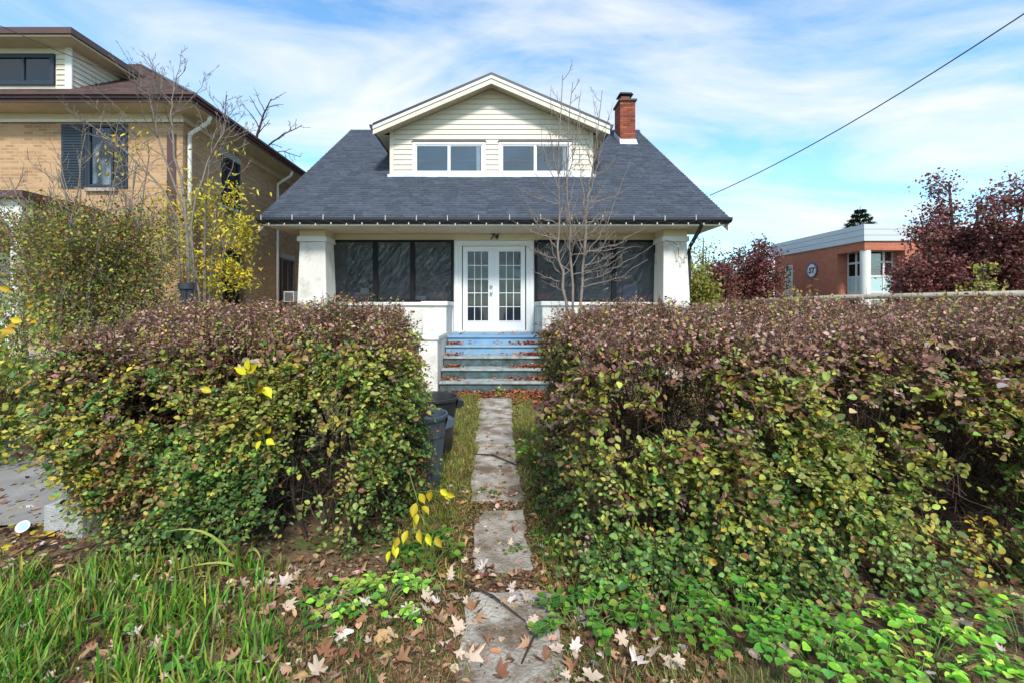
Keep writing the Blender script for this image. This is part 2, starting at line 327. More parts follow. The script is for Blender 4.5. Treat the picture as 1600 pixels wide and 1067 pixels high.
for i, (a, b_, x0, x1, tilt) in enumerate([(.6, 2.50, -.16, .31, .0), (2.68, 3.48, -.12, .22, .01), (3.66, 5.08, -.19, .23, -.008), (5.11, 6.04, -.21, .23, .004), (6.08, 7.0, -.20, .26, .0), (7.03, 8.1, -.26, .30, .004)]):
    # each slab a slightly irregular flag
    xs = [(x0, a), (x1 + .02 * math.sin(i), a + .015), (x1 - .015, (a + b_) / 2), (x1 + .01, b_), (x0 + .02, b_ - .02), (x0 - .02, (a + b_) / 2 + .1)]
    pl = []
    for j in range(6):
        (xa, ya), (xb, yb) = xs[j], xs[(j + 1) % 6]; kk = 7
        for t_ in range(kk): pl.append((xa + (xb - xa) * t_ / kk + RNG.normal(0, .010), ya + (yb - ya) * t_ / kk + RNG.normal(0, .010)))
    b = MB().prism([(x, y, -.05 + tilt * (x - x0)) for x, y in pl], (0, 0, .072))
    b.build('slab', m_conc, path, bevel=.008)

# ------------------------------------------------------------------ the bungalow
house = empty('bungalow', (0, 11.4, 0), 'white stucco bungalow with dark shingle roof, wide gabled dormer and screened front porch', 'house')
ZE, YE, YR, ZR, XE = 3.52, 10.2, 16.7, 7.93, 5.20
SL = (ZR - ZE) / (YR - YE)
def roofz(y): return ZE + SL * (y - YE)
wallb = MB()
wallb.box(-4.55, 4.55, 11.6, 21.8, 0, 3.36)
wallb.prism([(-4.55, 11.6, 3.36), (-4.55, 21.8, 3.36), (-4.55, 16.7, 3.36 + 4.9 * SL)], (.2, 0, 0)); wallb.prism([(4.35, 11.6, 3.36), (4.35, 21.8, 3.36), (4.35, 16.7, 3.36 + 4.9 * SL)], (.2, 0, 0))
# hollow porch: front opening kept clear by building the body behind the porch room
wallb = MB()
wallb.box(-4.55, 4.55, 13.6, 21.8, 0, 3.36)
for s in (-1, 1):
    xa, xb = (-4.55, -4.35) if s < 0 else (4.35, 4.55)
    wallb.box(xa, xb, 11.6, 13.58, 0, 3.36)
    wallb.prism([(xa, 11.0, 3.37), (xa, 22.4, 3.37), (xa, 16.7, 3.37 + 5.6 * SL)], (.2, 0, 0))
wallb.build('wall', m_stucco, house)
boxo('porch_floor', m_tread, house, -4.3, 4.3, 10.05, 13.58, .80, .93)
boxo('porch_ceiling', m_cream, house, -4.34, 4.34, 11.62, 13.58, 3.30, 3.36)
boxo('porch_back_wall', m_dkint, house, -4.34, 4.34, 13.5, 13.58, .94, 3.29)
# roof deck, rear slope
rb = MB()
for a, b_ in ((YE, YR), (23.2, YR)):
    za, zb = (ZE, ZR)
    q = [(-XE, a, za - .14), (XE, a, za - .14), (XE, b_, zb - .14), (-XE, b_, zb - .14)]
    t_ = [(x, y, z + .12) for x, y, z in q]
    if a > b_: q.reverse(); t_.reverse()
    rb.hexa(q, t_)
roof = rb.build('roof', m_slab, house)
# shingles: every tab is a thin tilted slab; colour varies tab by tab
sb = MB(); rg = random.Random(5)
cs = .145; nco = int((YR - YE) / (cs * math.cos(math.atan(SL)))) + 1; dyc = (YR - YE) / nco
for i in range(nco):
    y0 = YE - .03 + i * dyc; x = -XE - .02 - (.0 if i % 2 else .15) - .06 * (i % 3)
    while x < XE + .02:
        wdt = rg.choice((.16, .22, .3, .34, .26)); xa, xb = max(x, -XE - .02), min(x + wdt, XE + .02); x += wdt
        if xb - xa < .02 or (y0 > 12.55 and -2.75 < xa and xb < 2.62 and y0 < 15.9 and abs((xa + xb) / 2 + .07) < 2.7): continue
        k = rg.uniform(.80, 1.20); c = (.066 * k, .078 * k, .104 * k, 1)
        th = rg.choice((.018, .022, .028)); y1 = y0 + dyc * 1.12
        z0, z1 = roofz(y0) - .012, roofz(y1) - .018
        sb.hexa([(xa + .002, y0, z0), (xb - .002, y0, z0), (xb - .002, y1, z1), (xa + .002, y1, z1)], [(xa + .002, y0, z0 + th + .012), (xb - .002, y0, z0 + th + .012), (xb - .002, y1, z1 + .012), (xa + .002, y1, z1 + .012)], c)
sb.build('shingles', m_shingle, roof, kind='stuff')
rc = MB()
for i in range(36):
    x = -XE + i * .29; k = rg.uniform(.8, 1.2)
    rc.prism([(x, YR - .16, ZR - .10), (x, YR, ZR + .02), (x, YR + .16, ZR - .10), (x, YR, ZR + .04)], (.31, 0, 0))
for q in range(len(rc.v)): rc.c.append((.05, .06, .085, 1))
rc.build('ridge_cap', m_shingle, roof, kind='stuff')
# rake boards at both gable ends
for s in (-1, 1):
    x = s * XE; b = MB()
    b.prism([(x - .02, YE, ZE - .30), (x - .02, YR, ZR - .30), (x - .02, YR, ZR - .15), (x - .02, YE, ZE - .15)], (.04, 0, 0)); b.build('rake_board', m_white, roof)
# eave: gutter, fascia, slatted soffit
boxo('fascia', m_white, house, -5.12, 5.12, 10.22, 10.25, 3.355, 3.40)
g_ = MB()
prof = [(0, 0), (-.09, .02), (-.13, .06), (-.13, .115), (-.115, .115), (-.115, .07), (-.085, .035), (-.012, .02), (-.012, .115), (0, .115)]
g_.prism([(-5.235, 10.235 + a, 3.402 + b_) for a, b_ in prof], (10.47, 0, 0)); gut = g_.build('gutter', m_black, house)
b = MB(); x = -5.10
while x < 5.05:
    b.box(x, x + .068, 10.26, 11.58, 3.362, 3.374); x += .075
b.build('soffit_slats', m_soffit, house, kind='stuff')
boxo('soffit', m_soffit, house, -5.11, 5.11, 10.255, 11.6, 3.376, 3.39)
boxo('frieze', m_cream, house, -4.33, 4.33, 11.42, 11.6, 3.205, 3.358, bevel=.004)
ds = MB(); ds.tube([(4.60, 10.20, 3.44), (4.60, 10.22, 3.36), (4.61, 10.40, 3.24), (4.62, 10.86, 2.98), (4.63, 10.94, 2.88), (4.63, 10.95, 2.5), (4.63, 10.95, .15)], .045, 8)
ds.build('downspout', m_black, house, smooth=True)
# battered corner piers with caps
for s, (t0, t1, b0, b1) in ((-1, (-4.56, -3.96, -4.60, -3.89)), (1, (3.975, 4.52, 3.93, 4.59))):
    p = MB().hexa([(b0, 10.72, 1.2), (b1, 10.72, 1.2), (b1, 11.40, 1.2), (b0, 11.40, 1.2)], [(t0, 10.80, 3.08), (t1, 10.80, 3.08), (t1, 11.40, 3.08), (t0, 11.40, 3.08)]).build('pier', m_stucco, house, bevel=.012)
    boxo('pier_base', m_stucco, house, b0 - .04, b1 + .04, 10.66, 11.40, 0, 1.2, bevel=.012)
    boxo('pier_cap', m_white, house, t0 - .045, t1 + .04, 10.75, 11.405, 3.08, 3.20, bevel=.008)
    boxo('pier_block', m_cream, house, t0, t1, 10.80, 11.405, 3.20, 3.36)
# knee walls under the screens
for a, b_ in ((-3.78, -1.55), (1.6, 3.86)):
    boxo('knee_wall', m_stucco, house, a, b_, 10.95, 11.3, 0, 1.58, bevel=.01)
    boxo('knee_wall_cap', m_white, house, a - .0, b_ + .0, 10.90, 11.34, 1.583, 1.66, bevel=.008)
for a, b_ in ((-1.545, -1.03), (1.04, 1.595)):
    boxo('pedestal', m_stucco, house, a, b_, 9.95, 11.3, .0, 1.575, bevel=.012)
    boxo('pedestal_cap', m_white, house, a - .03, b_ + .03, 9.90, 11.33, 1.578, 1.672, bevel=.008)
for a, b_ in ((-1.36, -1.02), (1.04, 1.40)):
    boxo('stair_cheek', m_stucco, house, a, b_, 8.32, 9.94, 0, .955, bevel=.012)
    boxo('cheek_cap', m_white, house, a - .02, b_ + .02, 8.29, 9.90, .958, 1.02, bevel=.006)
# steps
stp = empty('porch_steps', (0, 9.2, 0)); stp.parent = house; stp.location = stp.location - house.location
for i in range(5):
    y0 = 8.42 + .37 * i; zt = .19 * (i + 1) - (.02 if i == 4 else 0); y1 = 10.04 if i == 4 else 8.42 + .37 * (i + 1) + .05
    mm = m_step_b if i >= 3 else m_step
    MB().box(-1.0, 1.02, y0 + .02, y1 + .3, zt - .19 + .002, zt - .042).build('riser', mm, stp)
    MB().box(-1.01, 1.03, y0 - .015, y1 + (.02 if i < 4 else 0), zt - .04, zt).build('tread', m_step_b if i == 4 else (m_tread2 if i == 3 else m_tread), stp, bevel=.008)
boxo('landing', m_step_b, house, -1.01, 1.03, 10.055, 11.42, .92, .934)
# door wall: white casing, double french doors
boxo('door_post', m_white, house, -1.0, -.80, 11.45, 11.6, .93, 3.205); boxo('door_post', m_white, house, .80, 1.0, 11.45, 11.6, .93, 3.205)
boxo('door_head', m_white, house, -.80, .80, 11.46, 11.6, 3.07, 3.204)
boxo('door_threshold', m_white, house, -.80, .80, 11.44, 11.62, .936, .965)
for x0, x1 in ((-.985, -.90), (.90, .985)):
    boxo('casing', m_vinyl, house, x0, x1, 11.43, 11.449, .94, 3.19)
boxo('casing', m_vinyl, house, -.90, .90, 11.43, 11.449, 3.11, 3.19)
for (x0, x1) in ((-.78, -.035), (.005, .775)):
    d = empty('french_door', ((x0 + x1) / 2, 11.5, .97)); d.parent = house; d.location = Vector(((x0 + x1) / 2, .1, .97))
    gx0, gx1, gz0, gz1 = x0 + .10, x1 - .09, 1.19, 2.95
    f = MB(); f.box(x0, gx0, 11.50, 11.545, .97, 3.06); f.box(gx1, x1, 11.50, 11.545, .97, 3.06); f.box(gx0, gx1, 11.50, 11.545, .97, gz0); f.box(gx0, gx1, 11.50, 11.545, gz1, 3.06)
    f.build('door_leaf', m_vinyl, d)
    bead = MB(); e = .022
    bead.box(gx0, gx0 + e, 11.488, 11.499, gz0, gz1); bead.box(gx1 - e, gx1, 11.488, 11.499, gz0, gz1); bead.box(gx0 + e, gx1 - e, 11.488, 11.499, gz0, gz0 + e); bead.box(gx0 + e, gx1 - e, 11.488, 11.499, gz1 - e, gz1)
    bead.build('glazing_bead', m_vinyl, d)
    cw, rh = (gx1 - gx0 - 2 * e) / 3, (gz1 - gz0 - 2 * e) / 5
    for i in range(3):
        for j in range(5):
            MB().box(gx0 + e + i * cw + .006, gx0 + e + (i + 1) * cw - .006, 11.512, 11.518, gz0 + e + j * rh + .006, gz0 + e + (j + 1) * rh - .006).build('pane', m_glass2, d)
    for i in (1, 2): MB().box(gx0 + e + i * cw - .008, gx0 + e + i * cw + .008, 11.505, 11.525, gz0 + e, gz1 - e).build('muntin', m_vinyl, d)
    for j in range(1, 5): MB().box(gx0 + e, gx1 - e, 11.506, 11.524, gz0 + e + j * rh - .008, gz0 + e + j * rh + .008).build('muntin', m_vinyl, d)
    if x0 < -.5:
        for z in (2.07, 1.90):
            k = MB(); k.lathe((0, 0, 0), [(0, 0), (.03, .0), (.03, .012), (.014, .02), (.014, .04), (.03, .05), (.033, .07), (.02, .085), (0, .087)], 16)
            ko = k.build('door_knob', m_metal, d, smooth=True)
            ko.rotation_euler = (math.radians(90), 0, 0); ko.location = Vector((x1 - .04, 11.50, z)) - worldloc(d)
boxo('astragal', m_vinyl, house, -.034, .004, 11.47, 11.545, .97, 3.06)
# screened porch windows: black frame, posts, creased plastic film
for x0, x1, posts in ((-4.02, -1.005, ((-2.99, -2.87), (-2.07, -1.96))), (1.005, 4.03, ((1.93, 2.01), (2.90, 3.02)))):
    fr = MB(); z0, z1 = 1.67, 3.20
    fr.box(x0, x1, 11.36, 11.44, z1 - .05, z1); fr.box(x0, x1, 11.36, 11.44, z0, z0 + .05); fr.box(x0, x0 + .06, 11.36, 11.44, z0 + .05, z1 - .05); fr.box(x1 - .06, x1, 11.36, 11.44, z0 + .05, z1 - .05)
    sf = fr.build('screen_frame', m_blackframe, house)
    ed = [x0 + .06] + [q for p in posts for q in p] + [x1 - .06]
    for p in posts: MB().box(p[0], p[1], 11.35, 11.43, z0 + .05, z1 - .05).build('post', m_blackframe, sf)
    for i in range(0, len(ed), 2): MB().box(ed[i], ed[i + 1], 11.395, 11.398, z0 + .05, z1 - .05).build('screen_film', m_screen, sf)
for x0, x1 in ((-4.30, -4.03), (4.04, 4.30)): boxo('screen_casing', m_white, house, x0, x1, 11.34, 11.5, 1.0, 3.204)
for x0, x1 in ((-4.03, -1.005), (1.005, 4.04)): boxo('wall_below_screen', m_white, house, x0, x1, 11.36, 11.45, .93, 1.668)
# house number
def text_mesh(txt, size, ext, shear=0.0, bold=.0):
    cu = bpy.data.curves.new('lettering', 'FONT'); cu.body = txt; cu.size = size; cu.extrude = ext; cu.shear = shear; cu.offset = bold; cu.align_x = 'CENTER'; cu.align_y = 'CENTER'
    o = bpy.data.objects.new('lettering', cu); COL.objects.link(o); bpy.context.view_layer.update()
    me = bpy.data.meshes.new_from_object(o.evaluated_get(bpy.context.evaluated_depsgraph_get())); bpy.data.objects.remove(o); me.materials.clear(); return me
o = link('house_number', text_mesh('74', .20, .008, .25, .006), m_black, house, (0.0, 11.405, 3.285)); o.rotation_euler = (math.radians(90), 0, 0)
o['label'] = 'slanted black numerals 74 above the doors'
# ---- dormer
dm = empty('dormer', (-.07, 12.5, 5.1)); dm.parent = house; dm.location = dm.location - house.location
DC, DW, DY, DF = -.07, 2.75, 12.5, 12.05
ZA, ZL, HW = 7.66, 6.33, 3.08; DS = (ZA - ZL) / HW
def gz(x): return ZA - DS * abs(x - DC)
wins = ((-2.16, -.28), (.17, 2.06)); wz0, wz1 = 5.17, 5.97
bk = MB(); bk.prism([(DC - DW, DY + .02, 5.0), (DC + DW, DY + .02, 5.0), (DC + DW, DY + .02, gz(DC + DW) - .18), (DC, DY + .02, ZA - .18), (DC - DW, DY + .02, gz(DC - DW) - .18)], (0, .06, 0)); bk.build('gable_backing', m_siding, dm)
z = 5.13; bh = .137
while z < ZA - .25:
    zt = min(z + bh, ZA - .2); half = min(DW - .09, (ZA - .2 - z) / DS); spans = [(DC - half, DC + half)]
    for a, b_ in wins:
        if z < wz1 + .05 and zt > wz0 - .1:
            nsp = []
            for p, q in spans:
                if b_ + .05 <= p or a - .05 >= q: nsp.append((p, q))
                else:
                    if p < a - .05: nsp.append((p, a - .05))
                    if q > b_ + .05: nsp.append((b_ + .05, q))
            spans = nsp
    for p, q in spans:
        ht = min(half, (ZA - .2 - zt) / DS) if zt > gz(DC + DW) - .3 else half
        pt, qt = (max(p, DC - ht), min(q, DC + ht))
        if qt - pt < .02: pt, qt = (p + q) / 2 - .01, (p + q) / 2 + .01
        MB().hexa([(p, DY - .022, z), (q, DY - .022, z), (q, DY + .015, z), (p, DY + .015, z)], [(pt, DY - .002, zt - .004), (qt, DY - .002, zt - .004), (qt, DY + .015, zt - .004), (pt, DY + .015, zt - .004)]).build('siding_board', m_siding, dm)
    z += bh
for s in (-1, 1):
    x = DC + s * (DW - .045); boxo('corner_board', m_siding, dm, x - .05, x + .05, DY - .03, DY + .1, 5.06, gz(x) - .2)
    xs = DC + s * DW                               # side wall of the dormer, clad in boards
    MB().prism([(xs - s * .12, DY + .09, 5.05), (xs - s * .12, 14.3, 6.25), (xs - s * .12, DY + .09, 6.25)], (s * .1, 0, 0)).build('side_wall', m_siding, dm)
boxo('apron_flashing', m_flash, dm, DC - DW - .06, DC + DW + .06, DY - .06, DY - .024, 5.05, 5.135)
for a, b_ in wins:
    wd = empty('window', ((a + b_) / 2, DY, wz0)); wd.parent = dm; wd.location = wd.location - worldloc(dm)
    f = MB(); t_ = .075
    f.box(a - .05, b_ + .05, DY - .045, DY + .015, wz1 - t_ + .04, wz1 + .04); f.box(a - .05, b_ + .05, DY - .055, DY + .015, wz0 - .09, wz0 + .03)
    f.box(a - .05, a + .04, DY - .045, DY + .015, wz0 + .03, wz1 - t_ + .04); f.box(b_ - .04, b_ + .05, DY - .045, DY + .015, wz0 + .03, wz1 - t_ + .04)
    f.build('frame', m_vinyl, wd, bevel=.004)
    boxo('drip_cap', m_brownmetal, wd, a - .07, b_ + .07, DY - .06, DY + .01, wz1 + .042, wz1 + .06)
    md = (a + b_) / 2 + .0
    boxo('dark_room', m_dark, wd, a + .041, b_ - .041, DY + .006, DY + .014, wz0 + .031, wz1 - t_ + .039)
    boxo('blind', m_curtain, wd, b_ - .20, b_ - .10, DY + .001, DY + .005, wz0 + .06, wz1 - t_ + .0); boxo('blind', m_dkint, wd, a + .08, b_ - .22, DY + .001, DY + .005, (wz0 + wz1) / 2 - .06, (wz0 + wz1) / 2 - .03)
    for p, q, yy in ((a + .045, md - .012, DY - .004), (md + .012, b_ - .045, DY + .0)):
        fr = MB(); e = .028; r0, r1 = wz0 + .035, wz1 - t_ + .035
        fr.box(p, q, yy - .022, yy + .005, r0, r0 + e); fr.box(p, q, yy - .022, yy + .005, r1 - e, r1); fr.box(p, p + e, yy - .022, yy + .005, r0 + e, r1 - e); fr.box(q - e, q, yy - .022, yy + .005, r0 + e, r1 - e)
        fr.build('sash', m_vinyl, wd)
        MB().box(p + e, q - e, yy - .012, yy - .008, r0 + e, r1 - e).build('pane', m_glass, wd)
    boxo('meeting_rail', m_vinyl, wd, md - .011, md + .011, DY - .04, DY + .004, wz0 + .035, wz1 - t_ + .035)
# dormer roof planes
def ym(z): return YE + (z - ZE) / SL
for s in (-1, 1):
    xe = DC + s * HW
    q = [(DC, DF, ZA), (xe, DF, ZL), (xe, ym(ZL) + .15, ZL), (DC, ym(ZA) + .15, ZA)]
    lo = [(x, y, z_ - .06) for x, y, z_ in q]
    if s > 0: q.reverse(); lo.reverse()
    b = MB().hexa(lo, q); b.c = [(.05, .06, .085, 1)] * len(b.v); b.build('roof_plane', m_shingle, dm)
    # rake fascia in two stepped boards, black drip edge
    for (y0, y1, t0, t1, mm, nm) in ((DF - .035, DF - .002, .012, -.055, m_black, 'drip_edge'), (DF - .030, DF + .02, .057, .14, m_white, 'rake_trim'), (DF - .006, DF + .03, .142, .27, m_siding, 'rake_board')):
        if nm == 'drip_edge': t0, t1 = -.012, .055
        MB().prism([(DC, y0, ZA - t0), (xe + s * .02, y0, ZL - t0), (xe + s * .02, y0, ZL - t1), (DC, y0, ZA - t1)], (0, y1 - y0, 0)).build(nm, mm, dm)
    b = MB(); n = 44                               # slatted rake soffit
    for i in range(n):
        xa, xb = DC + s * HW * i / n, DC + s * HW * (i + .88) / n
        b.hexa([(xa, DF + .03, gz(xa) - .19), (xb, DF + .03, gz(xb) - .19), (xb, DY, gz(xb) - .19), (xa, DY, gz(xa) - .19)][::s], [(xa, DF + .03, gz(xa) - .175), (xb, DF + .03, gz(xb) - .175), (xb, DY, gz(xb) - .175), (xa, DY, gz(xa) - .175)][::s])
    b.build('soffit_slats', m_soffit, dm, kind='stuff')
    MB().prism([(DC, DF + .031, ZA - .172), (xe, DF + .031, ZL - .172), (xe, DF + .031, ZL - .065), (DC, DF + .031, ZA - .065)], (0, DY - DF, 0)).build('rake_soffit', m_soffit, dm)
    MB().box(min(xe, DC + s * DW), max(xe, DC + s * DW), DY, ym(ZL) - .05, ZL - .15, ZL - .13).build('eave_soffit', m_soffit, dm)
    g2 = MB(); sx = s
    g2.prism([(xe + sx * .0, DF - .02, ZL - .13), (xe + sx * .09, DF - .02, ZL - .11), (xe + sx * .12, DF - .02, ZL - .02), (xe + sx * .0, DF - .02, ZL - .02)], (0, ym(ZL) - DF, 0)); g2.build('dormer_gutter', m_black, dm)
# ---- chimney
ch = empty('chimney', (4.43, 15.6, 7)); ch.parent = house; ch.location = ch.location - house.location
cx0, cx1, cy0, cy1, cz0, cz1 = 4.19, 4.69, 15.3, 16.0, 6.7, 8.38
boxo('mortar_core', m_mortar, ch, cx0 + .012, cx1 - .012, cy0 + .012, cy1 - .012, cz0, cz1)
b = MB(); row = 0; z = 6.98
while z < cz1 - .02:
    off = 0 if row % 2 else .11
    def bc():
        k = rg.uniform(.6, 1.25); return (.30 * k, .085 * k, .05 * k, 1) if rg.random() > .2 else (.20 * k, .07 * k, .05 * k, 1)
    for (u0, u1, fn) in ((cx0, cx1, 'y'), (cy0, cy1, 'x')):
        u = u0 - off
        while u < u1:
            a, c = max(u, u0), min(u + .205, u1); u += .215
            if c - a < .03: continue
            if fn == 'y':
                b.box(a, c, cy0 - .004 * rg.random(), cy0 + .02, z, z + .062, bc()); b.box(a, c, cy1 - .02, cy1, z, z + .062, bc())
            else:
                b.box(cx0 - .004 * rg.random(), cx0 + .02, a + .004, c - .002, z + .001, z + .061, bc()); b.box(cx1 - .02, cx1, a + .004, c - .002, z + .001, z + .061, bc())
    z += .072; row += 1
b.build('bricks', m_brickpiece, ch, kind='stuff')
boxo('crown_slab', m_rustcap, ch, cx0 - .05, cx1 + .05, cy0 - .05, cy1 + .05, cz1, cz1 + .07, bevel=.01)
boxo('flue', m_brickpiece, ch, 4.27, 4.55, 15.45, 15.75, cz1 + .07, cz1 + .24).data.color_attributes.new('Col', 'FLOAT_COLOR', 'POINT').data.foreach_set('color', np.tile([.22, .08, .05, 1], 8).astype(np.float32))
for x in (4.26, 4.55): boxo('cap_leg', m_black, ch, x, x + .015, 15.5, 15.7, cz1 + .2, cz1 + .29)
MB().hexa([(4.18, 15.38, cz1 + .29), (4.66, 15.38, cz1 + .27), (4.66, 15.84, cz1 + .27), (4.18, 15.84, cz1 + .29)], [(4.24, 15.45, cz1 + .37), (4.60, 15.45, cz1 + .36), (4.60, 15.78, cz1 + .36), (4.24, 15.78, cz1 + .37)]).build('rain_cap', m_black, ch)
MB().hexa([(cx0 - .05, cy0 - .10, 6.86), (cx1 + .05, cy0 - .10, 6.86), (cx1 + .02, cy0 - .008, 6.92), (cx0 - .02, cy0 - .008, 6.92)], [(cx0 - .03, cy0 - .10, 6.93), (cx1 + .05, cy0 - .10, 6.93), (cx1 + .02, cy0 - .008, 7.12), (cx0 - .02, cy0 - .008, 7.12)]).build('flashing', m_flash, ch)
MB().prism([(cx0 - .03, cy0 - .05, 6.9), (cx0 - .03, cy1, 7.3), (cx0 - .03, cy1, 7.62), (cx0 - .03, cy0 - .05, 7.12)], (.018, 0, 0)).build('flashing', m_flash, ch)
# ---- string lights along the gutter
sl = empty('string_lights', (0, 10.1, 3.4), 'string of small clear bulbs clipped along the black gutter', 'string lights')
pts = []; n = 30
for i in range(n):
    for k in range(4):
        u = (i + k / 4) / n; pts.append((-5.1 + 10.2 * u, 10.085, 3.44 - .05 * math.sin(math.pi * k / 4) - .012 * math.sin(i * 2.7)))
MB().tube(pts, .006, 5).build('wire', m_wire, sl)
bm = MB(); bm.lathe((0, 0, 0), [(.0, -.06), (.012, -.055), (.018, -.04), (.014, -.02), (.010, 0), (0, 0)], 10); bme = bm.mesh('bulb', True)
cl = MB(); cl.box(-.008, .008, -.01, .012, -.05, .06); cme = cl.mesh('clip')
for i in range(n):
    q = pts[i * 4 + 2]; link('bulb', bme, m_bulb, sl, (q[0], q[1], q[2] - .002))
    if i % 2 == 0: q = pts[i * 4]; link('clip', cme, m_bulb, sl, (q[0], q[1] - .0, q[2] + .06))
s2 = empty('string_lights', (4.3, 10.7, 3.0), 'loose loop of string lights hanging on the pier by the downspout', 'string lights')
pts = [(3.95, 10.66, 3.10), (4.1, 10.66, 3.06), (4.25, 10.66, 2.98), (4.28, 10.68, 2.75), (4.36, 10.69, 2.62), (4.46, 10.68, 2.72), (4.5, 10.66, 2.95), (4.57, 10.66, 3.08), (4.60, 10.5, 3.2)]
MB().tube(pts, .007, 5).build('wire', m_wire, s2)
for q in pts[1:8]: link('bulb', bme, m_bulb, s2, (q[0], q[1] - .01, q[2]))
# ---- things kept on the porch behind the film
def crate(name, x, y, z, wx, wy, wz, m, label, cat, lidm=None):
    e = empty(name, (x, y, z), label, cat); b = MB(); t = .012
    b.box(x - wx / 2, x + wx / 2, y - wy / 2, y - wy / 2 + t, z, z + wz); b.box(x - wx / 2, x + wx / 2, y + wy / 2 - t, y + wy / 2, z, z + wz)
    b.box(x - wx / 2, x - wx / 2 + t, y - wy / 2 + t, y + wy / 2 - t, z, z + wz); b.box(x + wx / 2 - t, x + wx / 2, y - wy / 2 + t, y + wy / 2 - t, z, z + wz); b.box(x - wx / 2 + t, x + wx / 2 - t, y - wy / 2 + t, y + wy / 2 - t, z, z + t)
    b.build('box_body', m, e, bevel=.003)
    if lidm: 
        MB().box(x - wx / 2 - .01, x + wx / 2 + .01, y - wy / 2 - .01, y + wy / 2 + .01, z + wz + .001, z + wz + .03).build('lid', lidm, e, bevel=.004)
    return e
tb = empty('porch_bench', (-2.6, 12.1, .94), 'dark bench inside the screened porch left of the doors', 'bench')
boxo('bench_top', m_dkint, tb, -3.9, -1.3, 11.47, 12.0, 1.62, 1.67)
for x in (-3.8, -2.6, -1.4): boxo('leg', m_dkint, tb, x - .03, x + .03, 11.5, 11.95, .94, 1.62)
crate('storage_box', -3.28, 11.68, 1.67, .36, .3, .20, m_card, 'brown box with pale lid on the porch bench near the corner pier', 'box', m_paper)
crate('paper_box', -3.28, 11.68, 1.905, .17, .15, .12, m_paper, 'small white box on top of the lidded brown box', 'box')
crate('carton', -1.85, 11.68, 1.67, .26, .25, .15, m_paper, 'low white carton on the porch bench left of the wide brown carton', 'box')
crate('carton', -1.38, 11.68, 1.67, .44, .3, .24, m_card, 'wide brown carton behind the film beside the french doors', 'box')
tb = empty('porch_bench', (2.6, 12.1, .94), 'dark bench inside the screened porch right of the doors', 'bench')
boxo('bench_top', m_dkint, tb, 1.2, 4.0, 11.47, 12.0, 1.62, 1.67)
for x in (1.3, 2.6, 3.9): boxo('leg', m_dkint, tb, x - .03, x + .03, 11.5, 11.95, .94, 1.62)
crate('toy_tub', 1.25, 11.68, 1.67, .34, .3, .2, m_redp, 'red plastic tub on the porch bench right of the doors', 'tub')
crate('toy_tub', 3.40, 11.68, 1.67, .36, .3, .42, m_bluep, 'blue plastic tub behind the film nearest the downspout', 'tub', m_redp)
crate('pale_chest', 2.5, 11.68, 1.67, .66, .4, .50, m_bingrey, 'grey chest behind the film between the bare tree stems', 'chest', m_bingrey)

# ------------------------------------------------------------------ brick neighbour on the left
nb = empty('brick_house', (-11.7, 10.3, 0), 'two storey tan brick house with brown hip roof left of the bungalow', 'house')
NX1, NY0, NE = -6.96, 10.3, 6.0; NX0, NY1 = -16.2, 22.0
boxo('wall', m_tan, nb, NX0, NX1, NY0, NY1, 0, 5.70)
boxo('frieze_board', m_cream, nb, NX0 - .02, NX1 + .02, NY0 - .03, NY1, 5.701, 5.86)
boxo('frieze_moulding', m_white, nb, NX0 - .05, NX1 + .05, NY0 - .06, NY0 - .032, 5.66, 5.72)
ex0, ex1, ey0, ey1 = NX0 - .6, NX1 + .6, 9.7, 22.6
boxo('soffit', m_soffit, nb, ex0 + .03, ex1 - .03, ey0 + .03, ey1 - .03, 5.862, 5.90)
t = 5.05; zr = 6.02 + .65 * t; rx0, rx1, ry0, ry1 = ex0 + t, ex1 - t, ey0 + t, ey1 - t
r = MB(); r.add([(ex0, ey0, 6.02), (ex1, ey0, 6.02), (ex1, ey1, 6.02), (ex0, ey1, 6.02), (rx0, ry0, zr), (rx1, ry0, zr), (rx1, ry1, zr), (rx0, ry1, zr)], [(0, 1, 5, 4), (1, 2, 6, 5), (2, 3, 7, 6), (3, 0, 4, 7), (4, 5, 6, 7), (3, 2, 1, 0)])
r.c = [(.10, .065, .06, 1)] * 8
nroof = r.build('roof', m_shingle_b, nb)
b = MB()                                           # shingle courses on the front and right slopes
nc = 40
for i in range(nc):
    a = t * i / nc; a2 = t * (i + 1.1) / nc
    for side in (0, 1):
        u0, u1 = (ex0 + a, ex1 - a) if side == 0 else (ey0 + a, ey1 - a)
        u = u0
        while u < u1:
            wdt = rg.choice((.25, .32, .4)); p, q = u, min(u + wdt, u1); u += wdt; k = rg.uniform(.7, 1.3); c = (.10 * k, .062 * k, .058 * k, 1)
            za, zb = 6.02 + .65 * a + .004, 6.02 + .65 * a2 + .001
            qa, pa = q - .004, p + .004
            if side == 0:
                if qa < -14 and i > 3: continue
                lo = [(pa, ey0 + a - .02, za), (qa, ey0 + a - .02, za), (qa, ey0 + a2, zb), (pa, ey0 + a2, zb)]
            else: lo = [(ex1 - a + .02, pa, za), (ex1 - a + .02, qa, za), (ex1 - a2, qa, zb), (ex1 - a2, pa, zb)]
            b.hexa(lo, [(x, y, z + .014) for x, y, z in lo], c)
b.build('shingles', m_shingle_b, nroof, kind='stuff')
gt = MB()
for (z0, z1, o_) in ((5.93, 5.98, .05), (5.982, 6.035, .10)):
    gt.box(ex0 - o_, ex1 + o_, ey0 - o_, ey0 + .03, z0, z1); gt.box(ex1 - .03, ex1 + o_, ey0 + .031, ey1, z0, z1)
gt.build('gutter', m_brownmetal, nb); boxo('fascia', m_brownmetal, nb, ex0, ex1, ey0 + .002, ey0 + .03, 5.86, 5.929); boxo('fascia', m_brownmetal, nb, ex1 - .03, ex1, ey0 + .031, ey1, 5.86, 5.929)
